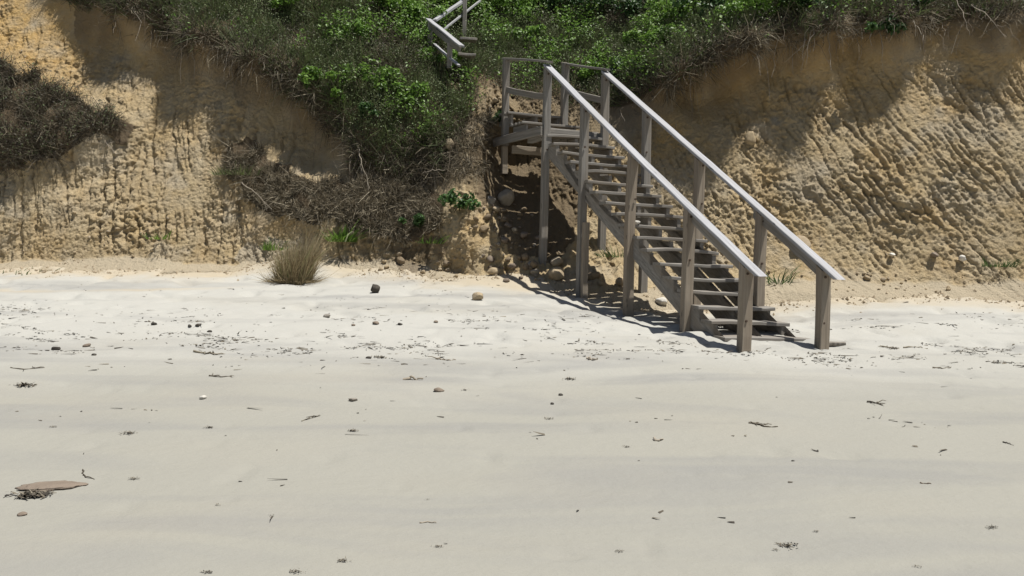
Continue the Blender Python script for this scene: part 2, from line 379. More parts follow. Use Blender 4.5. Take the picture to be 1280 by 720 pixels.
orange = np.clip(.85*sstep(140, 40, jx)*sstep(140, 60, jy) + .55*sstep(150, 60, jy - lip)*sstep(760, 900, jx) + .35*sstep(.1, .6, fbm(CX*.8, CZ*.8, 0, 61)) + .3*sstep(330, 180, jx)*sstep(150, 90, jy), 0, .9)
pale = np.clip(.9*apr_m + .8*poly_mask(jx, jy, [(300, 312), (340, 300), (430, 318), (470, 345), (300, 345)]) + .1*patch + .45*sstep(.15, .6, fbm(CX*1.1, CZ*1.6, 0, 63)), 0, .9)
lim = 8.15 + .35*noise(GX*.3, GY*.3, 0, 31) + .1*GX/8
dry = sstep(-1.4, 1.7, GY - lim + .5*fbm(GX*.5, GY*.9, 0, 32))*.75 + .25*sstep(3.5, 12, GY)
sel = np.abs(cx) < 13.9
under = CZ[:, sel] > sand_z(CX[:, sel], CY2[:, sel])
kk_ = np.argmax(under, axis=0)
edge_y = np.interp(GX, cx[sel], np.convolve(np.pad(CY2[:, sel][kk_, np.arange(sel.sum())], 4, 'edge'), np.ones(9)/9, 'valid'))
och = sstep(-1.3, .1, GY - edge_y + .5*fbm(GX*.8, GY*1.3, 0, 33))*sstep(-1.5, .0, GY - edge_y + .5*fbm(GX*2.2, GY*3, 0, 34) + .3)*.95
och = np.maximum(och, .9*sstep(.9, .25, np.hypot((GX - .1)/2.6, (GY - 13.2)/1.15) + .22*fbm(GX*1.5, GY*2, 0, 29)))
pt1 = np.exp(-((GX + 7.1)/.55)**2 - ((GY - 12.0)/.10)**2) + np.exp(-((GX + 5.3 + (GY-12.3)*-1.2)/.7)**2 - ((GY - 12.3 - (GX+5.3)*.18)/.09)**2)
och = np.clip(och + .7*pt1, 0, 1)
beach = mesh_np('beach', np.stack([GX, GY, GZ], -1).reshape(-1, 3), grid_faces(*GX.shape), M['sand'], None, {'dry': dry.ravel(), 'ochre': och.ravel()})
tag(beach, 'pale dry sand beach below the bluff', kind='structure')
# hill behind: extra rows running back from the top edge
V0 = np.stack([CX, CY2, CZ], -1)
top = V0[-1]
rows = [V0]
for dy, dz in ((1, .5), (3, 1.3), (8, 2.6), (20, 4.2), (60, 6), (150, 8)):
    rows.append((top + np.array([0, dy, dz]))[None])
VV = np.concatenate(rows); ex = len(rows) - 1
pad = lambda a, v: np.concatenate([a, np.full((ex, a.shape[1]), v)]).ravel()
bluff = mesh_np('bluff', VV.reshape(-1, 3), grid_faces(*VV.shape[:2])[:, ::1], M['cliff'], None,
                {'humus_shade': pad(humus_shade, .95), 'orange': pad(orange, 0), 'pale': pad(pale, 0)})
tag(bluff, 'eroded ochre sand bluff with rills under a turf edge', kind='structure')

# surface lookup for the bluff
VPX, VPY = proj(V0); VD = V0[..., 1]
dX = np.gradient(V0, axis=1); dZ = np.gradient(V0, axis=0)
NRM = np.cross(dX.reshape(-1, 3), dZ.reshape(-1, 3)); NRM /= np.linalg.norm(NRM, axis=1)[:, None] + 1e-12
NRM = NRM.reshape(V0.shape)      # points to the beach (-y)
AREA = np.linalg.norm(np.cross(dX.reshape(-1, 3), dZ.reshape(-1, 3)), axis=1).reshape(CX.shape)
AREA[(np.abs(CX) > 13.6) | (CZ > 6.9)] = 0
def cliff_hit(px, py):
    r2 = (VPX - px)**2 + (VPY - py)**2
    near = r2 < max(9, r2.min()*1.5)
    idx = np.flatnonzero(near.ravel()); i = idx[np.argmin(VD.ravel()[idx])]
    return V0.reshape(-1, 3)[i], NRM.reshape(-1, 3)[i]
def surface_hit(px, py):
    c, nn = cliff_hit(px, py)
    qx, qy = proj(c)
    if py < 300: return c, nn
    g = ground_hit(px, py)
    if abs(qx - px) > 4 or abs(qy - py) > 4 or g[1] < c[1]: return g, np.array([0, 0, 1.0])
    return c, nn
def scatter(weight, count):
    w = (AREA*weight).ravel(); w = w/w.sum()
    i = rng.choice(w.size, count, p=w)
    j = rng.random((count, 2)) - .5
    P = V0.reshape(-1, 3)[i] + dX.reshape(-1, 3)[i]*j[:, :1] + dZ.reshape(-1, 3)[i]*j[:, 1:]
    return P, NRM.reshape(-1, 3)[i], i

# ---------------------------------------------------------------- vegetation generators
def unit(v): return v/(np.linalg.norm(v, axis=-1, keepdims=True) + 1e-9)
def blades(P, D, L, W, bend, rnd, flat=False):
    """curved two-quad strips from base P along D; bend = vector added at the tip"""
    n_ = len(P); L = L[:, None]; W = W[:, None]
    side = unit(np.cross(D, np.array([0, 0, 1.0]) + rng.normal(size=(n_, 3))*.3 if flat else rng.normal(size=(n_, 3))))
    a = P; b = P + D*L*.55 + bend*L*.3; c = P + D*L + bend*L
    V = np.stack([a - side*W*.5, a + side*W*.5, b - side*W*.4, b + side*W*.4, c - side*W*.1, c + side*W*.1], 1).reshape(-1, 3)
    o = np.arange(n_)[:, None]*6
    Fq = np.concatenate([o + np.array([0, 1, 3, 2]), o + np.array([2, 3, 5, 4])])
    return V, Fq, np.repeat(rnd, 6)
def leaves(P, Nn, S, rnd):
    """folded rhombic leaves centred on P facing Nn"""
    n_ = len(P); S = S[:, None]
    t = unit(np.cross(Nn, rng.normal(size=(n_, 3)))); b = np.cross(Nn, t)
    V = np.stack([P - t*S*.6, P + b*S*.36 + Nn*S*.13, P + t*S*.6 - Nn*S*.1, P - b*S*.36 + Nn*S*.13], 1).reshape(-1, 3)
    o = np.arange(n_)[:, None]*4
    Fq = np.concatenate([o + np.array([0, 1, 2]), o + np.array([0, 2, 3])])
    return V, Fq, np.repeat(rnd, 4)
def flow(P, f, seed):
    return np.stack([noise(P[:, 0]*f, P[:, 1]*f, P[:, 2]*f, seed + i) for i in range(3)], 1)
def up_dirs(n_, Nn, up=1.0, nrm=.6, jit=.6, P=None):
    return unit((0 if P is None else 1.5*flow(P, 2.2, 75) + .8*flow(P, 7, 78)) + np.array([0, 0, up]) + Nn*nrm + rng.normal(size=(n_, 3))*jit)

# ground cover (nobody could count it)
dens = sstep(-.5, .5, fbm(CX*1.3, CZ*1.6, 0, 70))
greenish = sstep(-.25, .35, fbm(CX*.7, CZ*.9, 0, 71) + .45*sstep(360, 400, PX)*sstep(580, 540, PX)*sstep(80, 110, PY) + .35*sstep(380, 330, PX)*sstep(80, 20, PY) + .2)
edge = above*sstep(-46, -10, PY - lip)          # the band hanging over the edge is drier
n_ = 76000
P, Nn, idx = scatter(veg*(.35 + dens)*(1.1 - .7*greenish*(1 - edge)), n_)
L = rng.uniform(.05, .24, n_)*(1 + .7*noise(P[:, 0]*2.5, P[:, 1]*2.5, P[:, 2]*2.5, 74)); e = edge.ravel()[idx]
D = up_dirs(n_, Nn, .8, .5, .8, P)
mb = MB(); mb.add(*blades(P, D, L, rng.uniform(.006, .013, n_), np.array([0, -.1, -.2]) - e[:, None]*np.array([0, .05, .2]) + rng.normal(size=(n_, 3))*.4, rng.random(n_)**1.3))
tag(mb.obj('dry_brush', M['brush']), 'grey brown dry brush matted over the top of the bluff', kind='stuff')
n_ = 76000
P, Nn, idx = scatter(veg*(.2 + greenish)*(1 - .75*edge), n_)
L = rng.uniform(.10, .36, n_)
mb = MB(); mb.add(*blades(P, up_dirs(n_, Nn, 1.0, .4, .5, P), L, rng.uniform(.007, .014, n_), np.array([0, -.15, -.2]) + rng.normal(size=(n_, 3))*.2, np.clip(rng.random(n_)*.75 + .25*rng.random(n_)**3, 0, 1)))
tag(mb.obj('hill_grass', M['grass']), 'olive green grass on the slope above the bluff edge', kind='stuff')
n_ = 30000
P, Nn, idx = scatter(ledge*sstep(-.25, .2, fbm(CX*2.6, CZ*3.2, 0, 73)), n_)
mb = MB(); mb.add(*blades(P, up_dirs(n_, Nn, .35, .7, .8, P), rng.uniform(.04, .18, n_), rng.uniform(.006, .014, n_), np.array([0, -.1, -.3]) + rng.normal(size=(n_, 3))*.5, .25 + .75*rng.random(n_)))
tag(mb.obj('dead_grass', M['brush']), 'mat of dead grey grass slumped on the ledge halfway down the bluff', kind='stuff')
n_ = 30000
lc = sstep(.1, .45, fbm(CX*1.1, CZ*1.5, 0, 72) + .25*sstep(120, 20, PY) - .35*sstep(470, 400, PX) + .05)
P, Nn, idx = scatter(veg*lc*(1 - .8*edge), n_)
h_ = rng.random((n_, 1))**.6*.34
P = P + Nn*h_*.5 + np.array([0, 0, 1])*h_*.8
mb = MB(); mb.add(*leaves(P, unit(Nn*.3 + rng.normal(size=(n_, 3))*.55 + np.array([.1, -.2, .7])), rng.uniform(.022, .065, n_), rng.random(n_)))
tag(mb.obj('leafy_cover', M['leaf_bright']), 'low leafy green cover growing through the grass above the bluff', kind='stuff')
n_ = 112000
P, Nn, idx = scatter(veg*(.5 + dens)*(1 - .35*edge), n_)
h_ = rng.random((n_, 1))*.26*(1 + .8*noise(P[:, 0]*2.5, P[:, 1]*2.5, P[:, 2]*2.5, 74))[:, None]
P = P + Nn*h_*.6 + np.array([0, 0, 1])*h_*.7
gq = greenish.ravel()[idx]*(1 - .7*edge.ravel()[idx])
mb = MB(); mb.add(*leaves(P, unit(Nn*.3 + rng.normal(size=(n_, 3))*.7 + np.array([.1, -.2, .6])), rng.uniform(.014, .036, n_), np.clip(.08 + .35*gq + .5*rng.random(n_), 0, 1)))
tag(mb.obj('scrub_foliage', M['scrub']), 'fine grey green scrub foliage covering the slope above the bluff', kind='stuff')
# dead roots and stems hanging over the edge
def tubes(paths, rad, rnd):
    V, Fq, A, n0 = [], [], [], 0
    for pth, r, q in zip(paths, rad, rnd):
        pth = np.asarray(pth); m = len(pth)
        T = unit(np.gradient(pth, axis=0)); s1 = unit(np.cross(T, np.array([.31, .9, .2]))); s2 = np.cross(T, s1)
        rr = (r*np.linspace(1, .45, m))[:, None]
        ring = np.stack([pth + s1*rr, pth - s1*rr*.5 + s2*rr*.87, pth - s1*rr*.5 - s2*rr*.87], 1)
        V.append(ring.reshape(-1, 3)); A.append(np.full(m*3, q))
        i = np.arange(m - 1)[:, None]*3
        for a, b in ((0, 1), (1, 2), (2, 0)): Fq.append(n0 + np.concatenate([i + a, i + b, i + 3 + b, i + 3 + a], 1))
        n0 += m*3
    return np.concatenate(V), np.concatenate(Fq), np.concatenate(A)
def hang_path(p, Nn, ln, sag, wander):
    m = 7; t = np.linspace(0, 1, m)[:, None]
    d0 = unit(Nn*.8 + rng.normal(size=3)*.5 + np.array([0, -.2, .1]))
    w = np.cumsum(rng.normal(size=(m, 3))*wander, 0)
    w -= w[0]
    return p + d0*ln*(t*.55 - t*t*.2) + np.array([0, -.05, -1])*ln*sag*t*t*1.0 + w*ln*.3
lipband = sstep(-26, -4, PY - lip)*sstep(26, 0, PY - lip)*(PX > 140)
W_ = lipband*(.5 + 2.2*sstep(430, 450, PX)*sstep(590, 560, PX) + 1.0*sstep(940, 1000, PX) + .5*sstep(200, 240, PX)*sstep(350, 320, PX))
P, Nn, idx = scatter(W_, 520)
paths = [hang_path(p - nn*.05, nn, random.uniform(.25, .8), random.uniform(.5, 1.1), .16) for p, nn in zip(P, Nn)]
mb = MB(); mb.add(*tubes(paths, rng.uniform(.003, .008, 520), rng.random(520)))
tag(mb.obj('hanging_roots', M['root']), 'tangle of bare roots and dead stems hanging from the turf edge', kind='stuff')
hang = poly_mask(jx, jy, [(430, 170), (480, 188), (560, 160), (614, 138), (604, 205), (545, 234), (470, 232), (440, 205)]) + .5*lipband*(1 - poly_mask(PX, PY, [(590, 0), (830, 0), (830, 200), (590, 200)]))
n_ = 15000
P, Nn, idx = scatter(hang*sstep(-.4, .2, fbm(CX*2.6, CZ*2.6, 0, 76)), n_)
mb = MB(); mb.add(*blades(P, unit(Nn*.6 + 1.5*flow(P, 3, 84) + rng.normal(size=(n_, 3))*.7 + np.array([0, -.2, .1])), rng.uniform(.06, .26, n_), rng.uniform(.005, .012, n_), np.array([0, -.05, -.45]) + rng.normal(size=(n_, 3))*.5, rng.random(n_)))
tag(mb.obj('hanging_brush', M['brush']), 'dead brown brush drooping over the edge of the bluff', kind='stuff')

# ---------------------------------------------------------------- shrubs, each a thing
def shrub(name, px, py, r, label, mat='leaf_bright', squash=.75, dens_=1.0, group='leafy shrubs on the bluff', leaf=(.04, .085), cat='shrub', P0=None, Nn=None):
    if P0 is None: P0, Nn = surface_hit(px, py)
    root = empty(name, P0, label, cat, group)
    k = int(5 + 5*r*2)
    cen = P0 + np.array([0, -.10, r*.40]) + rng.normal(size=(k, 3))*np.array([.46, .30, .24])*r
    rad = rng.uniform(.28, .52, k)*r
    n_ = int(3600*r*dens_*max(r, .35))+120
    li = rng.choice(k, n_, p=rad**2/np.sum(rad**2))
    dirs = unit(rng.normal(size=(n_, 3)) + np.array([0, -.15, .35])); q = rng.random(n_)**.45
    pos = cen[li] + dirs*(rad[li]*q)[:, None]*np.array([1, 1, squash])
    keep = noise(pos[:, 0]*5, pos[:, 1]*5, pos[:, 2]*5, 80) > -.28
    pos, dirs = pos[keep], dirs[keep]; n_ = len(pos)
    nn = unit(dirs*.5 + rng.normal(size=(n_, 3))*.55 + np.array([0.05, -.25, .6]))
    mb = MB(); mb.add(*leaves(pos, nn, rng.uniform(*leaf, n_), np.clip(rng.random(n_)*.93 + .07*(rng.random(n_) < .04), 0, 1)))
    mb.obj('foliage', M[mat], root)
    ns = max(6, int(16*r))
    ps = []
    for i in range(ns):
        c = cen[random.randrange(k)] + rng.normal(size=3)*r*.15; t = np.linspace(0, 1, 5)[:, None]
        b = P0 - np.asarray(Nn)*.06 + rng.normal(size=3)*np.array([.12, .05, .02])*r
        ps.append(b + (c - b)*t + np.array([0, 0, .18*r])*t*(1 - t)*2 + rng.normal(size=(5, 3))*.02*r)
    mb = MB(); mb.add(*tubes(ps, np.full(ns, .004 + .006*r), rng.random(ns)*.6))
    mb.obj('stems', M['brush'], root)
    return root
SH = [
 (485, 14, .50, 'bright', 'bright green leafy shrub at the top edge left of the upper white railing'),
 (520, 28, .50, 'bright', 'bright green bush just left of the upper railing corner'),
 (556, 12, .50, 'bright', 'bright green shrub growing right behind the upper railing'),
 (604, 14, .55, 'bright', 'bright yellow-green bush to the right of the upper railing post'),
 (645, 22, .60, 'bright', 'broad bright green shrub above the left landing post'),
 (660, 50, .40, 'bright', 'small bright shrub directly above the landing left railing'),
 (690, 14, .60, 'dark', 'dark green bush at the top edge above the stair landing'),
 (742, 20, .70, 'dark', 'big dark shadowy bush at the top edge above the right landing rail'),
 (738, 100, .36, 'bright', 'small green bush framed between the landing posts and the two sloping handrails'),
 (790, 60, .42, 'bright', 'mid green shrub just above the head of the right handrail'),
 (828, 58, .42, 'bright', 'pale-tipped green shrub above the bare bluff right of the handrail head'),
 (800, 15, .60, 'dark', 'dark leafy bush at the top edge right of the landing'),
 (858, 20, .62, 'bright', 'large fresh green bush at the top edge right of centre'),
 (900, 14, .58, 'dark', 'deep green bush at the top edge beside the large fresh green one'),
 (935, 20, .50, 'bright', 'green shrub overhanging the brink with bare ochre soil below'),
 (975, 12, .52, 'bright', 'rounded light green bush nearest the middle of the right brink'),
 (1012, 8, .42, 'dark', 'dark green bush at the right end of the leafy row on the brink'),
 (1108, 42, .24, 'dark', 'little dark green clump hanging alone below the right brink'),
 (1148, 8, .24, 'dark', 'small dark bush among bare roots on the right brink'),
 (440, 50, .32, 'bright', 'small sparse green shrub amid grey brush on the upper left slope'),
 (455, 95, .34, 'bright', 'green bush on the slump lobe left of two taller neighbours'),
 (478, 108, .40, 'bright', 'leafy bush in the middle of the slumped turf lobe'),
 (512, 122, .40, 'bright', 'bright leafy bush at the right of the slumped turf lobe'),
 (395, 105, .30, 'bright', 'small leafy bush at the left tip of the slumped turf lobe'),
 (418, 130, .24, 'bright', 'little green sprig low on the slumped turf lobe'),
 (548, 80, .34, 'bright', 'green shrub at the foot of the upper white railing'),
 (365, 12, .36, 'bright', 'loose green shrub in grass at the top left edge'),
 (462, 140, .24, 'dark', 'low dark green sprig above the hanging roots'),
 (770, 95, .30, 'dark', 'dark green bush half hidden behind the right handrail head'),
 (628, 152, .20, 'dark', 'small dark green weed growing against the far left landing post'),
 (568, 262, .34, 'dark', 'dark green leafy plant on the ledge beside the shaded gully'),
 (520, 282, .20, 'dark', 'small dark green plant at the foot of the dead grass ledge'),
]
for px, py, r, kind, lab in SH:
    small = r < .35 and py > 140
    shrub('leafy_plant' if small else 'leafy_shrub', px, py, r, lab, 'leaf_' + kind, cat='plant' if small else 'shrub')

# the dark bush mat hanging at the far left
P0, Nn0 = cliff_hit(60, 160)
root = empty('mat_bush', P0, 'dark grey-green bush mat spread over the ledge at the far left', 'shrub')
n_ = 24000
lm = leftmat*sstep(-.5, .1, fbm(CX*2.4, CZ*2.8, 0, 77))
P, Nn, idx = scatter(lm, n_)
mb = MB(); mb.add(*blades(P, up_dirs(n_, Nn, .7, .6, .7, P), rng.uniform(.06, .32, n_)*(1 + .7*noise(P[:, 0]*2, P[:, 1]*2, P[:, 2]*2, 74)), rng.uniform(.006, .012, n_), np.array([0.1, -.1, -.25]) + rng.normal(size=(n_, 3))*.4, rng.random(n_)**1.3*.85))
mb.obj('twigs', M['brush'], root)
n_ = 9000
P, Nn, idx = scatter(lm, n_)
P = P + Nn*rng.uniform(.02, .22, (n_, 1)) + np.array([0, 0, 1])*rng.uniform(0, .2, (n_, 1))
mb = MB(); mb.add(*leaves(P, unit(Nn + rng.normal(size=(n_, 3))*.7 + np.array([0, 0, .5])), rng.uniform(.014, .036, n_), rng.random(n_)*.75))
mb.obj('foliage', M['scrub'], root)

# ---------------------------------------------------------------- grassy tufts and low plants
def tuft(name, px, py, h, spread, count, mat, label, cat, width=(.006, .012), lean=.25, rbase=.3, group=None):
    P0, _ = surface_hit(px, py)
    root = empty(name, P0, label, cat, group)
    a = rng.uniform(0, 2*math.pi, count); rr = np.sqrt(rng.random(count))*rbase*spread
    B = P0 + np.stack([np.cos(a)*rr, np.sin(a)*rr*.8, np.full(count, -.03)], 1)
    out = np.stack([np.cos(a), np.sin(a), np.zeros(count)], 1)
    D = unit(np.array([0, 0, 1.0]) + out*rng.uniform(0, lean*1.6, count)[:, None] + rng.normal(size=(count, 3))*.12)
    V = blades(B, D, (.3 + .7*rng.random(count)**1.5)*h*(1 + .35*np.cos(a - .5)*(rr/(rbase*spread))), rng.uniform(*width, count), out*.15 + rng.normal(size=(count, 3))*.16 + np.array([.10, 0, -.12]), rng.random(count))
    mb = MB(); mb.add(*V); mb.obj('blades', M[mat], root); return root
rt = tuft('grass_tuft', 366, 355, .80, .8, 2600, 'straw', 'big straw-coloured grass tuft standing on the sand at the foot of the bluff', 'grass tuft', lean=.11, rbase=.30)
P0 = np.array(rt.location); n_ = 900
n_ = 380; a = rng.uniform(0, 6.283, n_); rr = rng.uniform(.1, .36, n_)
mb = MB(); mb.add(*blades(P0 + np.stack([np.cos(a)*rr*1.1, np.sin(a)*rr*.6 - .05, np.full(n_, .03)], 1), unit(np.stack([np.cos(a), np.sin(a), rng.uniform(.1, .7, n_)], 1)), rng.uniform(.1, .3, n_), rng.uniform(.004, .008, n_), rng.normal(size=(n_, 3))*.3, rng.random(n_)*.5))
mb.obj('dead_blades', M['straw'], rt)
tuft('green_plant', 428, 303, .36, .6, 240, 'leaf_bright', 'broad-leaved green plant between the straw tuft and the dead grass ledge', 'plant', (.014, .03), .7, .4)
tuft('green_plant', 340, 310, .24, .6, 80, 'leaf_bright', 'thin green shoots peeping out behind the straw tuft', 'plant', (.02, .03), .5, .35)
tuft('grass_sprig', 204, 296, .26, .7, 70, 'leaf_bright', 'small green grass sprig alone on the bare left face', 'grass sprig', (.012, .022), .9, .4)
tuft('grass_sprig', 1248, 328, .20, .5, 260, 'leaf_dark', 'small dark green tuft low on the bluff at the far right', 'grass sprig', (.005, .010), .45, .5)
tuft('grass_sprig', 974, 350, .34, .5, 60, 'leaf_dark', 'green weed at the bluff foot seen between the two handrails', 'grass sprig', (.012, .02), .7, .4)
tuft('grass_sprig', 6, 340, .14, 1.4, 90, 'leaf_dark', 'low green sprig at the bluff foot on the far left', 'grass sprig', (.01, .02), 1.0, .5)
tuft('grass_sprig', 540, 300, .22, .6, 50, 'leaf_bright', 'pale green sprig below the dark ledge plant', 'grass sprig', (.012, .02), .8, .4)
tuft('grass_sprig', 300, 216, .26, .9, 260, 'grass', 'olive grass clump on the left tip of the dead grass ledge', 'grass sprig', (.01, .018), .7, .5)
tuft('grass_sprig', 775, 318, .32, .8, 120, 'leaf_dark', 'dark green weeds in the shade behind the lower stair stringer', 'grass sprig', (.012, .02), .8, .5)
for px, py, lab in ((512, 338, 'thin dry stems sprouting at the bluff foot right of the straw tuft'), (462, 316, 'wispy dry stems on the rubble under the ledge')):
    tuft('dry_stems', px, py, .22, 1.2, 70, 'brush', lab, 'dry stems', (.004, .007), .7, .6)

# bare branches sticking out of the slope
def branch(name, pts, r, label, mat='root', cat='branch', group=None, twigs=0):
    P = np.array([unproj(*p) for p in pts]); root_p = P[0]
    t = np.linspace(0, len(P) - 1, 9); Q = np.stack([np.interp(t, range(len(P)), P[:, i]) for i in range(3)], 1)
    Q[1:-1] += rng.normal(size=(7, 3))*.012
    ps, rs = [Q], [r]
    for k in range(twigs):
        i = random.randrange(2, 8); d = unit(Q[i] - Q[i-1] + rng.normal(size=3)*.06)
        ps.append(Q[i] + d*np.linspace(0, random.uniform(.1, .3), 4)[:, None] + rng.normal(size=(4, 3))*.01); rs.append(r*.6)
    mb = MB(); mb.add(*tubes([p - root_p for p in ps], rs, np.full(len(ps), .75)))
    o = mb.obj(name, M[mat]); o.location = tuple(root_p)
    return tag(o, label, cat, group)
branch('bare_branch', [(768, 164, 14.6), (775, 148, 14.4), (779, 134, 14.3)], .008, 'bare pale twig standing up behind the sloping handrails', twigs=1)
branch('bare_branch', [(868, 80, 14.5), (885, 72, 14.1), (905, 66, 14.0), (912, 66, 13.9)], .013, 'bent grey branch jutting along the brink right of the stairs', twigs=3)
branch('bare_branch', [(1214, 6, 13.7), (1236, 20, 13.4), (1258, 46, 13.35)], .008, 'long bare root hanging at the far right brink', twigs=3)
branch('bare_branch', [(1196, 0, 13.8), (1208, 30, 13.5), (1212, 44, 13.55)], .007, 'short bare root hanging left of the long one on the right brink', twigs=2)
branch('bare_branch', [(1008, 48, 13.9), (1000, 62, 13.75), (980, 78, 13.9)], .008, 'thin root dangling across the shaded face below the right brink', twigs=1)
branch('bare_branch', [(446, 180, 14.7), (452, 205, 14.45), (462, 236, 14.4)], .012, 'thick pale root hanging from the slumped turf lobe', twigs=4)
branch('bare_branch', [(527, 218, 14.6), (540, 212, 14.3), (556, 213, 14.2)], .009, 'curved pale root reaching right under the slumped turf', twigs=1)
branch('bare_branch', [(302, 228, 14.7), (318, 240, 14.4), (340, 262, 14.4)], .012, 'long pale stick lying on the left end of the ledge', twigs=1)
branch('bare_branch', [(130, 176, 15.0), (138, 184, 14.75), (150, 203, 14.8)], .012, 'pale stick poking from under the far left bush mat', twigs=2)

# ---------------------------------------------------------------- timber
def board(mb, p0, p1, w, t, up, segs=8, wob=.005, cut0=None, cut1=None, ch=.006):
    """chamfered plank from p0 to p1; w across, t along up"""
    p0, p1, up = (np.asarray(v, float) for v in (p0, p1, up))
    ax = p1 - p0; Ln = np.linalg.norm(ax); ax /= Ln
    sd = unit(np.cross(ax, up)); un = np.cross(sd, ax)
    hw, ht = w/2, t/2; ch = min(ch, ht*.5, hw*.5)
    prof = np.array([(-hw+ch, -ht), (hw-ch, -ht), (hw, -ht+ch), (hw, ht-ch), (hw-ch, ht), (-hw+ch, ht), (-hw, ht-ch), (-hw, -ht+ch)])
    V, G = [], []; sdn = rng.uniform(0, 50)
    bow = rng.normal(size=2)*wob*2
    for i in range(segs + 1):
        s = i/segs; q = p0 + ax*Ln*s
        o = np.array([bow[0]*4*s*(1-s), bow[1]*4*s*(1-s)]) + rng.normal(size=2)*wob*.35
        R = q + sd*(prof[:, :1] + o[0]) + un*(prof[:, 1:] + o[1])
        for cut, j in ((cut0, 0), (cut1, segs)):
            if cut is not None and i == j:
                nrm_ = np.asarray(cut, float); R = R + ax*(((q - R) @ nrm_)/(ax @ nrm_))[:, None]
        V.append(R); G.append(np.stack([np.full(8, Ln*s + sdn), prof[:, 0] + sdn*.37, prof[:, 1] + sdn*.11], 1))
    V = np.concatenate(V); G = np.concatenate(G)
    Fq = []
    for i in range(segs):
        for j in range(8):
            k = (j + 1) % 8; Fq.append((i*8 + j, i*8 + k, (i+1)*8 + k, (i+1)*8 + j))
    for b, rev in ((0, True), (segs*8, False)):
        caps = [(0, 1, 2, 3), (0, 3, 4, 7), (4, 5, 6, 7)]
        for c in caps: Fq.append(tuple(b + v for v in (c[::-1] if rev else c)))
    mb.add(V, Fq, G)
def plank(name, mat, parent, *a, **k):
    mb = MB(); board(mb, *a, **k)
    return mb.obj(name, M[mat], parent, 'grain', smooth=False)

AX = np.array([-.4218, .9067, 0.]); LT = np.array([.9607, .2775, -.0332]); UPV = np.array([0, 0, 1.0])
O = np.array([2.9303, 9.6272, .4707]); RUN, RISE, WD = .2681, .163, 1.0749
PERP = unit(np.array([-LT[1], LT[0], 0]))       # tread depth direction, square to the tread
def st(k, lat, dz=0): return O + AX*RUN*k + LT*lat + np.array([0, 0, RISE*k + dz])
stairs = empty('beach_staircase', O - np.array([0, 0, .1]), 'weathered grey timber staircase with two sloping handrails climbing the bluff from the sand', 'staircase')
# stringers cut in saw teeth
def stringer(lat, parent, k0=-3, k1=17.6):
    pts = []
    for k in range(k0, 18):
        pts.append((k*RUN, RISE*(k - 1) - .022)); pts.append((k*RUN, RISE*k - .022))
    pts.append((17.9*RUN, RISE*17 - .022)); pts.append((17.9*RUN, RISE*17 - .26))
    low = []
    for k in np.linspace(17.2, k0, 8): low.append((k*RUN + .02, RISE*k - .045 - RISE - .14))
    pts = pts + low
    n2 = len(pts); bm = bmesh.new(); rows_ = []
    for off in (-.026, .026):
        rows_.append([bm.verts.new(O + AX*u + LT*(lat + off) + np.array([0, 0, w])) for u, w in pts])
    bm.faces.new(rows_[0]); bm.faces.new(rows_[1][::-1])
    for i in range(n2):
        j = (i + 1) % n2; bm.faces.new((rows_[0][j], rows_[0][i], rows_[1][i], rows_[1][j]))
    bmesh.ops.triangulate(bm, faces=bm.faces[:]); bmesh.ops.recalc_face_normals(bm, faces=bm.faces[:])
    V = np.array([v.co[:] for v in bm.verts]); Fq = np.array([[v.index for v in f.verts] for f in bm.faces]) if bm.verts.index_update() is None else None
    bm.free()
    dirv = unit(AX*RUN + np.array([0, 0, RISE])); nv = np.cross(dirv, LT)
    r = V - O
    G = np.stack([r @ dirv + lat*9, r @ LT, r @ nv + lat*5], 1)
    mesh_np('stringer', V, Fq, M['wood'], parent, {'grain': G}, False)
for lat in (-.455, .0, .455): stringer(lat, stairs)
for k in range(-2, 18):
    dz = random.uniform(-.004, .004); tl = random.uniform(-.006, .006); s0 = random.uniform(-.02, .02)
    mid = st(k, 0) + PERP*.112
    a = mid - LT*(WD/2 - .015 + s0) + np.array([0, 0, dz - tl]); b = mid + LT*(WD/2 - .015 + (-s0 if k else .12)) + np.array([0, 0, dz + tl])
    plank('tread', 'wood', stairs, a, b, .26, .042, (0, 0, 1))
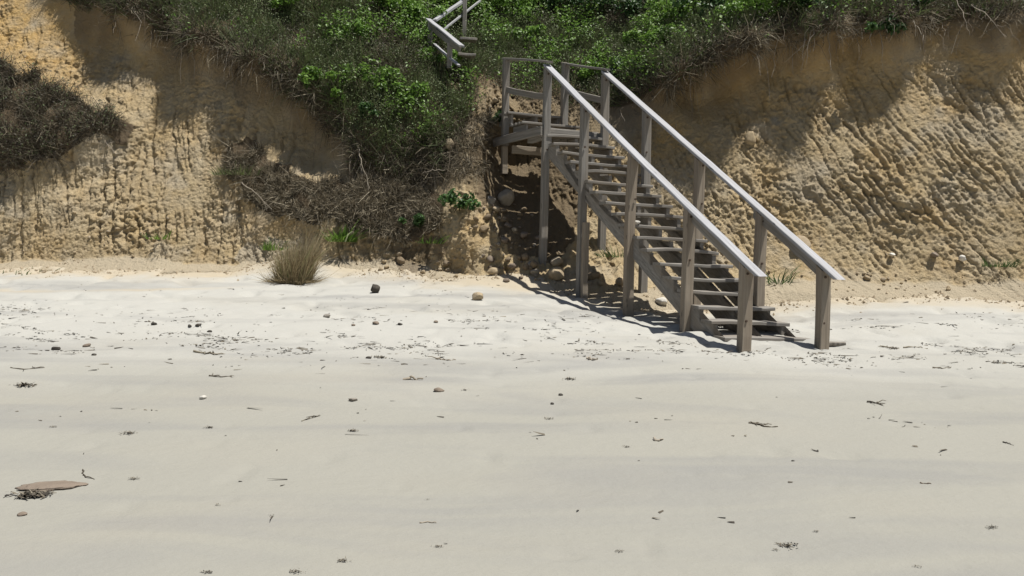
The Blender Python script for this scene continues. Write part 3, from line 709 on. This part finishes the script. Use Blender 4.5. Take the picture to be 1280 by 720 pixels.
# posts
KK = [17.1652, 12.5802, 7.6126, 2.8575, -1.0421]; OFF = WD/2 - .0416; H = 1.0636
PW = [.112, .112, .115, .115, .120]
for side in (-1, 1):
    for k, w in zip(KK, PW):
        t = st(k, side*OFF, H - .03); base = t.copy(); base[2] = float(sand_z(base[0], base[1])) - .35
        lean = rng.normal(size=2)*.006
        b2 = base + np.array([lean[0], lean[1], 0])
        if k > 17: b2 = b2 + np.array([-.03, -.02, 0])*(side < 0)
        pst = plank('post', 'brownwood' if k < 8 else 'wood', stairs, b2, t, w, w, LT, segs=10, cut1=unit(np.cross(LT, AX*RUN + np.array([0, 0, RISE]))) if k < 17 else None)
        for hh in (-.10, -.62 if k < 17 else -1.30):
            bmb = bmesh.new(); bmesh.ops.create_cone(bmb, cap_ends=True, segments=8, radius1=.016, radius2=.013, depth=.016)
            pc = t + np.array([0, 0, hh]); mat4 = Matrix.Translation(Vector(pc - PERP*(w/2 + .006) - LT*(w*(k*7.3 % .5 - .25)))) @ Vector(-PERP).to_track_quat('Z', 'Y').to_matrix().to_4x4()
            bmb.transform(mat4); bmesh.ops.triangulate(bmb, faces=bmb.faces[:]); bmb.verts.index_update()
            mesh_np('bolt', np.array([v.co[:] for v in bmb.verts]), np.array([[v.index for v in f.verts] for f in bmb.faces]), M['iron'], pst, None, False); bmb.free()
        if side < 0 and 12 < k < 13: spl = pst
    cap = None; hi, lo = st(17.3, side*OFF, H), st(-1.95, side*OFF, H)
    cap = plank('handrail', 'cap', stairs, hi, lo, .125, .040, UPV, segs=24, wob=.004, cut0=AX, cut1=(0, 0, 1))
    # plank on edge under the cap
    plank('side_rail', 'wood', cap, st(3.3, side*(OFF - .012), H - .088), st(-1.1, side*(OFF - .012), H - .088), .038, .135, UPV, segs=20, cut0=AX, cut1=AX)
s0 = st(KK[1], -OFF - .0); g = float(sand_z(s0[0], s0[1]))
plank('post_splice', 'brownwood', spl, (s0[0] + .045, s0[1] - .115, g - .3), (s0[0] + .045, s0[1] - .115, unproj(734, 278, s0[1] - .115)[2]), .085, .09, LT)
# landing and its two railings
Bp, Dp = st(KK[0], -OFF), st(KK[0], OFF)
def zpx(px, py, P): return unproj(px, py, P[1])[2]
def onside(Q, s, z): return np.array([Q[0] + AX[0]*s, Q[1] + AX[1]*s, z])
pA, pC = onside(Bp, 1.62, 0), onside(Dp, 1.38, 0)
zA, zC = zpx(628, 75, pA), zpx(702, 80, pC)
plank('post', 'wood', stairs, (pA[0], pA[1], zpx(627, 182, pA)), (pA[0], pA[1], zA), .125, .11, LT)
plank('hanging_post', 'brownwood', stairs, (pA[0] - .01, pA[1] + .02, zpx(626, 217, pA)), (pA[0] - .01, pA[1] + .02, zpx(626, 183, pA)), .12, .1, LT)
plank('post', 'wood', stairs, (pC[0], pC[1], zpx(702, 172, pC)), (pC[0], pC[1], zC), .125, .11, LT)
zB, zD = zpx(684, 81, Bp), zpx(757, 90, Dp)
plank('landing_rail', 'wood', stairs, onside(Bp, 1.70, zA + .03), onside(Bp, -.07, zB + .03), .10, .038, UPV)
plank('landing_rail', 'wood', stairs, onside(Dp, 1.46, zC + .03), onside(Dp, -.07, zD + .03), .10, .038, UPV)
plank('mid_rail', 'wood', stairs, onside(Bp, 1.62, zpx(628, 112, pA)), onside(Bp, 0, zpx(684, 121, Bp)), .038, .105, UPV)
plank('mid_rail', 'wood', stairs, onside(Dp, 1.38, zpx(702, 113, pC)), onside(Dp, 0, zpx(757, 126, Dp)), .038, .105, UPV)
plank('landing_beam', 'wood', stairs, onside(Bp, 1.95, zpx(617, 179, onside(Bp, 1.95, 0))) - LT*.07, onside(Bp, -.02, zpx(680, 164, Bp)) - LT*.09, .045, .15, UPV)
plank('landing_beam', 'wood', stairs, onside(Dp, 1.8, zpx(690, 168, onside(Dp, 1.8, 0))), onside(Dp, .05, zpx(757, 172, Dp)), .045, .15, UPV)
e0 = onside(Bp, 1.2, zpx(640, 187, onside(Bp, 1.2, 0)))
plank('cross_beam', 'brownwood', stairs, e0 - LT*.05, e0 + LT*1.0, .045, .14, UPV)
fz = onside((Bp + Dp)/2, .20, 3.30)
plank('fascia', 'wood', stairs, fz - LT*.50, fz + LT*.50, .04, .14, UPV)
for s, z, nb in ((.22, 3.40, 4), (.80, 3.56, 4), (1.40, 3.80, 3)):
    for j in range(nb):
        c = onside((Bp + Dp)/2, s + .075 + j*.152, z + random.uniform(-.004, .004) - .02)
        plank('deck_board', 'wood', stairs, c - LT*(.53 + random.uniform(-.02, .02)), c + LT*(.52 + random.uniform(-.02, .02)), .142, .038, UPV)
    for lat in (-.45, 0, .42):
        c = onside((Bp + Dp)/2, s + .04, z - .13) + LT*lat
        plank('step_block', 'wood', stairs, c, c + AX*(.5), .045, .17, UPV)

# ---------------------------------------------------------------- upper stair, far up the slope
ur = unproj(560, 70, 17.0)
upper = empty('upper_staircase', ur, 'pale railing and steps of a short upper stair high on the green slope', 'staircase')
U = unproj
US = 0
for q in ((538, 45), (565, 78), (581, 44)): US = max(US, {45: 17.5, 78: 16.5, 44: 18.3}[q[1]] - cliff_hit(*q)[0][1] + .12)
U = lambda a, b, d: unproj(a, b, d - US)
Pa, Pb, Pc = U(538, 27, 17.5), U(562, 54, 16.7), U(581, 4, 18.3)
plank('post', 'wood', upper, Pa - np.array([0, 0, .6]), Pa, .09, .09, (0, 1, 0))
plank('post', 'wood', upper, Pb - np.array([0, 0, .45]), Pb, .09, .09, (0, 1, 0))
plank('post', 'wood', upper, Pc - np.array([0, 0, .85]), Pc + np.array([0, 0, .15]), .08, .08, (0, 1, 0))
plank('handrail', 'cap', upper, U(535, 24, 17.6), U(577, 58, 16.3), .11, .035, UPV)
plank('side_rail', 'wood', upper, U(536, 31, 17.6), U(575, 62, 16.3), .04, .10, UPV)
plank('lower_rail', 'cap', upper, U(543, 55, 17.4), U(574, 82, 16.3), .06, .03, UPV)
plank('handrail', 'cap', upper, U(543, 26, 17.55), U(600, -13, 18.9), .10, .05, UPV)
plank('lower_rail', 'cap', upper, U(546, 44, 17.6), U(600, 1, 18.9), .04, .04, UPV)
for px, py, d in ((583, 69, 16.95), (585, 50, 17.5)):
    c = U(px, py, d)
    plank('tread', 'wood', upper, c - np.array([.16, 0, 0]), c + np.array([.16, .05, 0]), .26, .045, UPV)

# ---------------------------------------------------------------- stones
def rock_mesh(seed, sub=3, sx=1, sy=1, sz=.7, cuts=5, amp=.16):
    bm = bmesh.new(); bmesh.ops.create_icosphere(bm, subdivisions=sub, radius=1)
    V = np.array([v.co[:] for v in bm.verts]); bm.verts.index_update()
    Fq = np.array([[v.index for v in f.verts] for f in bm.faces]); bm.free()
    r_ = np.random.default_rng(seed)
    V = V*(1 + amp*fbm(V[:, 0]*1.3, V[:, 1]*1.3, V[:, 2]*1.3, seed % 50, 3))[:, None]
    for _ in range(cuts):
        n_ = unit(r_.normal(size=3)); h = r_.uniform(.55, .8); d = V @ n_
        V = V - n_*np.clip(d - h, 0, None)[:, None]*.92
    return V*np.array([sx, sy, sz]), Fq
def stone(px, py, size, mat, label, name='stone', cat='stone', group=None, seed=0, sh=(1, .9, .7), sink=.3, rotz=None, P0=None):
    P = P0 if P0 is not None else surface_hit(px, py)[0]
    V, Fq = rock_mesh(seed or int(px*7 + py), 3, *sh)
    o = mesh_np(name, V*size/2, Fq, M[mat])
    o.location = (P[0], P[1] - (size*.25 if sink < 0 else 0), P[2] + size/2*sh[2]*(1 - 2*sink)); o.rotation_euler = (random.uniform(-.2, .2), random.uniform(-.2, .2), random.uniform(0, 6) if rotz is None else rotz)
    return tag(o, label, cat, group)
stone(469, 366, .155, 'rock_dark', 'dark pointed stone standing on sand in front of the dead grass ledge', sh=(.9, .8, 1.05), sink=.1, rotz=.4)
stone(597, 375, .17, 'rock_ochre', 'rounded tan stone alone on the sand left of the stair shadow', sh=(1, .9, .85), sink=.2)
stone(634, 253, .36, 'rock_grey', 'largest grey boulder lodged in the gully beneath the landing', 'boulder', 'boulder', sh=(.95, .8, 1.0), sink=.15)
stone(615, 252, .2, 'rock_grey', 'smaller boulder leaning left of the largest one in the gully', 'boulder', 'boulder', sh=(1, .8, .8), sink=.2)
stone(622, 262, .18, 'rock_ochre', 'tan cobble under the largest boulder in the gully', 'boulder', 'boulder')
stone(698, 331, .24, 'rock_grey', 'pale grey rock at the foot of the tall left landing post', 'boulder', 'boulder', sh=(1, .8, .8), sink=.15)
stone(693, 345, .30, 'rock_ochre', 'brown rock just below the pale grey one by the landing post', 'boulder', 'boulder', sh=(1, .8, .75), sink=.2)
stone(616, 340, .26, 'rock_ochre', 'tan slab of rock at the lower edge of the rubble left of the shadow', 'boulder', 'boulder', sh=(1, .8, .55), sink=.3)
stone(633, 352, .12, 'rock_brown', 'small brown stone on sunlit sand beside the stair shadow edge')
for k_, (a_, b_, c_, d_, e_) in enumerate((
   (606, 288, .20, 'soil_stone', 'brown rock on the left edge of the gully rubble, below the dark ledge plant'),
   (632, 300, .17, 'rock_brown', 'brown rock in the middle of the shaded gully rubble'),
   (655, 322, .20, 'soil_stone', 'brown rock low in the gully rubble, left of the tall left landing post'),
   (668, 340, .16, 'rock_grey', 'grey rock at the bottom of the gully rubble beside the post foot'),
   (640, 332, .15, 'rock_brown', 'brown rock at the rubble toe right of the tan slab of rock'),
   (742, 345, .22, 'soil_stone', 'brown rock between the two middle left stair posts'),
   (560, 330, .16, 'soil_stone', 'flat earth-brown rock on the sandy apron below the ledge'),
   (500, 326, .18, 'soil_stone', 'broken brown soil block under the dead grass ledge'))):
    stone(a_, b_, c_, d_, e_, 'boulder', 'boulder', sh=(1, .75, .7), sink=.2, seed=500 + k_)
stone(826, 377, .22, 'rock_pale', 'pale grey rock on the sand beneath the lower stair flight', sh=(1, .7, .6), sink=.35)
stone(775, 352, .22, 'rock_ochre', 'tan rock behind the stair posts at the bluff foot', 'boulder', 'boulder')
stone(1199, 326, .14, 'rock_pale', 'white stone on the lower right bluff face, brightest of the three there', sh=(1, .8, .7), sink=-.05)
stone(1117, 321, .11, 'rock_pale', 'small whitish stone low on the bluff, left of the brighter one', sh=(1.1, .8, .6), sink=-.05)
stone(1165, 322, .15, 'rock_brown', 'pinkish brown stone between two white ones on the right bluff', sh=(1, .8, .6), sink=-.05)
stone(939, 172, .26, 'rock_ochre', 'ochre weathered block set in the sunlit face right of the handrail', 'boulder', 'boulder', sh=(.8, .7, 1.1), sink=.5)
stone(1000, 308, .34, 'rock_ochre', 'ochre lump jutting from the bluff above the right handrail foot', 'boulder', 'boulder', sh=(1, .8, .8), sink=.3)
stone(560, 182, .22, 'rock_ochre', 'ochre lump under the turf at the right of the hanging roots', 'boulder', 'boulder', sh=(1, .8, 1), sink=.3)
kp = st(8, -.36, .02)
stone(0, 0, .12, 'rock_pale', 'pale stone resting on a stair tread by the left stringer', P0=kp, sh=(1, .8, .55), sink=.0)
cob = 0
GUL = [(592, 262), (640, 235), (668, 262), (690, 330), (700, 352), (650, 350), (600, 330), (596, 300)]
APR = [(450, 318), (540, 305), (600, 322), (640, 352), (560, 346), (470, 342)]
RGT = [(735, 340), (800, 325), (880, 345), (980, 335), (1130, 340), (1230, 360), (1100, 366), (960, 356), (800, 372), (740, 372)]
CLL = [(10, 250), (300, 270), (320, 325), (10, 326)]
for poly, cnt, smin, smax, lab, gname in (
        ([(585, 110), (640, 110), (640, 165), (600, 225), (570, 200)], 26, .05, .16, 'clod of broken brown soil on the bank left of the landing', 'clods beside the landing'),
        (GUL, 110, .05, .22, 'cobble in the shaded rubble of the gully under the landing', 'cobbles in the gully rubble'),
        (APR, 46, .04, .13, 'small tan clod on the sandy apron left of the gully', 'clods on the sandy apron'),
        (RGT, 80, .04, .13, 'small tan stone along the foot of the right bluff', 'stones along the right bluff foot'),
        (CLL, 26, .04, .10, 'clod of dry soil clinging to the lower left face', 'soil clods on the left face')):
    xs_, ys_ = [p[0] for p in poly], [p[1] for p in poly]; c = 0
    protos = {}
    while c < cnt:
        px, py = random.uniform(min(xs_), max(xs_)), random.uniform(min(ys_), max(ys_))
        if not poly_mask(np.array([px]), np.array([py]), poly)[0]: continue
        P, _ = surface_hit(px, py); size = smin + (smax - smin)*random.random()**3
        v = random.randrange(5)
        if v not in protos:
            Vr, Fr = rock_mesh(900 + v*13 + cnt, 2, 1, .8, .65, 9, .24)
            o = mesh_np('cobble' if gname.startswith('cobbles') or gname.startswith('stones') else 'soil_clod', Vr/2, Fr, M['rock_ochre' if cnt != 110 else ('rock_grey', 'rock_brown', 'soil_stone', 'soil_stone', 'rock_brown')[v]]); protos[v] = o
        else:
            o = protos[v].copy(); COL.objects.link(o)
        o.location = (P[0], P[1] - size*.1, P[2] + size*.1); o.scale = (size,)*3; o.rotation_euler = (random.uniform(-.5, .5), random.uniform(-.5, .5), random.uniform(0, 6))
        tag(o, lab, 'cobble' if 'cobble' in o.name or 'stone' in lab else 'clod', gname); c += 1
def chips(P, S):
    n_ = len(P); base = np.array([(1,0,0),(-1,0,0),(0,1,0),(0,-1,0),(0,0,1),(0,0,-1)], float)
    V = (P[:, None] + base[None]*S[:, None, None]*rng.uniform(.5, 1.2, (n_, 6, 1)) + rng.normal(size=(n_, 6, 3))*S[:, None, None]*.25).reshape(-1, 3)
    f = np.array([(0,2,4),(2,1,4),(1,3,4),(3,0,4),(2,0,5),(1,2,5),(3,1,5),(0,3,5)])
    return V, (np.arange(n_)[:, None, None]*6 + f[None]).reshape(-1, 3), np.repeat(rng.random(n_), 6)
n_ = 5200
P, Nn, idx = scatter(soil*apr_m*sstep(-.1, .4, noise(CX*1.3, CZ*3, 0, 28)) + .06*soil*rill_on*sstep(.8, .1, hb), n_)
m_ = 4200
bx = rng.uniform(-9, 9, m_); ey = np.interp(bx, cx[sel], CY2[:, sel][kk_, np.arange(sel.sum())])
by = ey - np.abs(rng.normal(size=m_))*.32 + .1
ok = noise(bx*1.2, by*1.5, 0, 19) > -.1; bx, by = bx[ok], by[ok]
P = np.concatenate([P, np.stack([bx, by, sand_z(bx, by)], 1)])
mb = MB(); mb.add(*chips(P, .006 + .028*rng.random(len(P))**4))
tag(mb.obj('soil_crumbs', M['rock_ochre'], smooth=False), 'crumbs of fallen ochre soil strewn along the foot of the bluff', kind='stuff')
# pebbles on the sand
PB = [(408, 396, .10, 'grey', 'flat grey pebble highest on the sand below the straw tuft'), (470, 405, .095, 'brown', 'flat brownish pebble below the dark pointed stone'),
 (500, 406, .075, 'dark', 'dark pebble just right of the flat brownish one'), (442, 407, .06, 'brown', 'small oval pebble left of the flat brownish one'),
 (70, 437, .10, 'dark', 'dark round stone near the left edge of the beach'), (193, 406, .075, 'dark', 'dark pebble with a twig behind it on the left beach'),
 (237, 408, .06, 'dark', 'left one of a close pair of dark pebbles'), (247, 407, .07, 'dark', 'right one of a close pair of dark pebbles'),
 (262, 415, .06, 'dark', 'dark pebble just right of and nearer than the close pair'), (109, 433, .08, 'brown', 'small flat stone right of the dark round stone'),
 (441, 501, .075, 'grey', 'pale pebble alone on smooth sand in the middle left'), (549, 489, .09, 'brown', 'flat pebble on the smooth sand left of the centre'),
 (254, 498, .07, 'pale', 'white shell chip on the grey sand at left'), (545, 403, .07, 'brown', 'oval tan pebble right of the dark pebble under the ledge'),
 (701, 494, .045, 'dark', 'tiny black pebble on smooth sand below the stairs'), (461, 448, .06, 'dark', 'black pebble in the wrack line at centre left'),
 (118, 444, .05, 'dark', 'tiny dark stone right of the small flat stone'), (690, 505, .04, 'dark', 'tiny dark speck of stone below the black pebble'),
 (28, 644, .05, 'brown', 'tiny brown pebble in the near left foreground'), (1015, 471, .0, 'dark', '')]
for px, py, s, mt, lab in PB:
    if s: stone(px, py, s, 'rock_' + mt, lab, 'pebble', 'pebble', sh=(1.1, .85, .5), sink=.25)
# flat slab and seaweed clump in the left foreground
P = ground_hit(66, 608)
V, Fq = rock_mesh(77, 4, 1, 1, 1, 0, .30)
o = mesh_np('flat_slab', V*np.array([.18, .085, .015]), Fq, M['rock_brown']); o.location = (P[0], P[1], P[2] + .003); o.rotation_euler = (0, 0, .22)
tag(o, 'flat sandy brown slab half sunk in the left foreground sand', 'flat stone')

# ---------------------------------------------------------------- driftwood, seaweed and wrack
def stick(pts, r, label, cat='stick', mat='weed', twigs=0, group=None, name='driftwood_stick', lift=.6):
    P = np.array([ground_hit(*p) for p in pts]); P[:, 2] += r*lift
    c = P[0].copy(); m = max(7, len(P)*3); t = np.linspace(0, len(P) - 1, m)
    Q = np.stack([np.interp(t, range(len(P)), P[:, i]) for i in range(3)], 1) + rng.normal(size=(m, 3))*r*.5
    ps, rs = [Q - c], [r]
    for k in range(twigs):
        i = random.randrange(1, m - 1); d = unit(np.array([random.uniform(-1, 1), random.uniform(-.7, .7), random.uniform(.0, .12)]))
        ps.append(Q[i] - c + d*np.linspace(0, random.uniform(.05, .12), 4)[:, None] + rng.normal(size=(4, 3))*r*.5); rs.append(r*.7)
    mb = MB(); mb.add(*tubes(ps, rs, rng.random(len(ps))))
    o = mb.obj(name, M[mat]); o.location = tuple(c); return tag(o, label, cat, group)
stick([(377, 527), (386, 523), (393, 521), (401, 521)], .008, 'curved dark stick on smooth sand left of centre', twigs=1)
stick([(936, 529), (948, 531), (957, 534), (973, 534)], .009, 'dark forked twig on the sand below the stair foot', twigs=5)
stick([(243, 440), (256, 443), (263, 442), (270, 444), (284, 442)], .012, 'dark knotted stick in the wrack line at left', twigs=3)
stick([(505, 475), (512, 474), (520, 475), (528, 475)], .016, 'pale driftwood piece with a shaded underside in mid beach', mat='root')
stick([(545, 449), (553, 450), (560, 451), (570, 450)], .010, 'slim curved driftwood twig under a forked one', mat='root', twigs=2)
stick([(733, 449), (740, 450), (747, 450)], .020, 'pale shell-like driftwood chip in the middle of the beach', mat='root')
stick([(104, 588), (104, 594), (108, 597), (118, 599)], .007, 'small hooked dark twig behind the flat brown slab')
stick([(525, 654), (534, 653), (546, 654)], .006, 'thin straight twig in the near foreground', mat='root')
stick([(816, 550), (822, 552), (830, 550)], .012, 'crescent shell fragment in the sand right of centre', mat='root', name='shell_fragment', cat='shell')
stick([(185, 402), (190, 403), (194, 405)], .008, 'short twig lying behind a dark pebble at left')
stick([(1128, 435), (1142, 434), (1160, 436)], .010, 'dark driftwood strip on the sand at the right')
stick([(1100, 433), (1112, 435), (1124, 436)], .009, 'dark strip of weed left of the driftwood at right', twigs=2)
stick([(1165, 460), (1178, 461), (1190, 460)], .009, 'slim dark twig below the driftwood at right')
stick([(1084, 503), (1092, 504), (1103, 507)], .008, 'forked twig on the right middle beach', twigs=3)
stick([(1253, 553), (1260, 555), (1268, 557)], .006, 'thin crooked twig near the right edge')
stick([(1150, 604), (1158, 605), (1164, 605)], .006, 'small pale twig in the right foreground', mat='root')
stick([(12, 460), (30, 462), (56, 460)], .007, 'stringy dark weed strip at the far left wrack line', twigs=3)
stick([(262, 470), (276, 472), (290, 470)], .007, 'twiggy scrap in the wrack line right of the knotted stick', twigs=4)
c = ground_hit(1048, 431)
plank_o = MB(); board(plank_o, c + np.array([-.12, .02, .01]) - c, c + np.array([.07, -.02, .015]) - c, .09, .04, UPV)
o = plank_o.obj('plank_offcut', M['wood'], None, 'grain', False); o.location = tuple(c); tag(o, 'short grey plank end lying beside the right foot post', 'plank')
def weed_clump(px, py, size, n_, label, group=None, hgt=.35):
    P = ground_hit(px, py)
    n_ = int(n_*1.6); B = rng.normal(size=(n_, 3))*np.array([.30, .17, 0])*size; B[:, 2] = np.abs(rng.normal(size=n_))*.05*size
    D = unit(rng.normal(size=(n_, 3))*np.array([1, .8, .16]) + np.array([0, 0, .05]))
    mb = MB(); mb.add(*blades(B, D, rng.uniform(.08, .3, n_)*size, rng.uniform(.08, .2, n_)*size*.7, rng.normal(size=(n_, 3))*.3 + np.array([0, 0, -.08]), rng.random(n_), True))
    o = mb.obj('seaweed_clump', M['weed']); o.location = (P[0], P[1], P[2] + .006)
    return tag(o, label, 'seaweed', group)
WC = [(40, 620, .15, 130, 'dark seaweed clump right in front of the flat brown slab'), (57, 617, .08, 40, 'small weed bit touching the right end of the dark seaweed clump'),
 (167, 599, .075, 30, 'small seaweed clump right of the flat brown slab'), (161, 542, .13, 34, 'loose brown weed scatter behind the flat slab'),
 (261, 535, .075, 40, 'dark little weed heap in the left middle sand'), (66, 534, .06, 24, 'dark weed scrap near the left edge above the slab'),
 (441, 539, .10, 34, 'dark weed scrap below the curved stick'), (581, 488, .08, 20, 'small angular weed scrap right of the flat pebble'),
 (955, 531, .08, 22, 'weed caught on the forked twig below the stairs'), (686, 524, .08, 26, 'clustered weed crumbs below the black pebble'),
 (784, 559, .06, 26, 'dark weed nub in the middle right sand'), (1240, 660, .07, 34, 'black weed scrap near the right edge foreground'),
 (1020, 665, .045, 20, 'dark weed nub in the right foreground'), (984, 683, .12, 34, 'trail of dark weed crumbs in the lower right foreground'),
 (970, 688, .05, 16, 'last crumb at the left end of the weed trail'), (547, 684, .06, 22, 'weed scrap in the lower middle foreground'),
 (428, 702, .08, 26, 'brownish weed scrap at the bottom left of centre'), (370, 716, .08, 24, 'dark weed scrap touching the bottom edge left of centre'),
 (258, 716, .07, 24, 'dark weed knot at the bottom edge on the left'), (775, 690, .06, 14, 'faint weed scrap at the bottom right of centre'),
 (272, 632, .05, 14, 'tiny weed crumbs in the left foreground'), (534, 625, .04, 12, 'single weed nub in the centre foreground'),
 (1117, 436, .14, 44, 'larger dark weed patch on the sand right of the stair foot'), (1246, 454, .12, 34, 'dark weed patch near the right edge'),
 (475, 447, .16, 40, 'weed patch around the black pebble in the wrack line'), (785, 449, .09, 24, 'dark weed scrap below the tall stair posts'),
 (712, 474, .16, 30, 'thin weed line in mid beach below the stair shadow'), (30, 482, .22, 46, 'stringy weed patch at the far left wrack line'),
 (1147, 709, .05, 12, 'weed nub at the bottom edge on the right'), (340, 645, .04, 10, 'pair of dark weed crumbs left of centre foreground')]
for i_, w in enumerate(WC): weed_clump(w[0], w[1], w[2]*(1 if i_ < 2 else .66), w[3], *w[4:])
# countless crumbs of wrack lying in drifts
n_ = 80000
xx = rng.uniform(-9, 9, n_); yy = np.concatenate([rng.uniform(8, 13.2, int(n_*.8)), rng.uniform(4.2, 8, n_ - int(n_*.8))])
line = np.exp(-((yy - 9.1 - .25*noise(xx*.4, 0*xx, 0, 90))/.55)**2) + .8*np.exp(-((yy - 10.6 - .3*noise(xx*.4, 0*xx, 0, 91))/.4)**2) + .55*np.exp(-((yy - 6.65 - .2*noise(xx*.5, 0*xx, 0, 92))/.12)**2) + .04
clump_ = sstep(.12, .6, fbm(xx*1.5, yy*3.2, 0, 93, 3)) + .03
keep = rng.random(n_) < line*clump_*.9
xx, yy = xx[keep], yy[keep]; m_ = len(xx)
B = np.stack([xx, yy, sand_z(xx, yy) + .004], 1)
D = unit(np.stack([rng.normal(size=m_), rng.normal(size=m_)*.4, rng.uniform(0, .06, m_)], 1))
mb = MB(); mb.add(*blades(B, D, .014 + .10*rng.random(m_)**3.5, rng.uniform(.007, .022, m_), rng.normal(size=(m_, 3))*np.array([.4, .4, .05]), rng.random(m_)**1.6, True))
tag(mb.obj('wrack_crumbs', M['weed']), 'drifts of tiny dark wrack crumbs scattered across the sand', kind='stuff')

# ---------------------------------------------------------------- light
to_sun = np.array([.30, -.13, 1.0]); to_sun /= np.linalg.norm(to_sun)
el = math.asin(to_sun[2]); az = math.atan2(to_sun[0], to_sun[1])
w = bpy.data.worlds.new('World'); SC.world = w; w.use_nodes = True
nt = w.node_tree; nt.nodes.clear()
sky = nt.nodes.new('ShaderNodeTexSky'); sky.sky_type = 'NISHITA'; sky.sun_disc = False; sky.sun_elevation = el; sky.sun_rotation = az
sky.air_density = 1.0; sky.dust_density = 1.2
bg = nt.nodes.new('ShaderNodeBackground'); bg.inputs[1].default_value = .05
ow = nt.nodes.new('ShaderNodeOutputWorld'); nt.links.new(sky.outputs[0], bg.inputs[0]); nt.links.new(bg.outputs[0], ow.inputs[0])
sl = bpy.data.lights.new('sun', 'SUN'); sl.energy = 5.0; sl.angle = math.radians(.5); sl.color = (1, .97, .91)
so = bpy.data.objects.new('sun', sl); COL.objects.link(so)
so.rotation_euler = Vector(-to_sun).to_track_quat('-Z', 'Y').to_euler()
vs = SC.view_settings; vs.view_transform = 'Standard'; vs.look = 'None'; vs.gamma = 1; vs.use_curve_mapping = False; vs.exposure = .28
SC.render.resolution_x, SC.render.resolution_y = 1024, 576
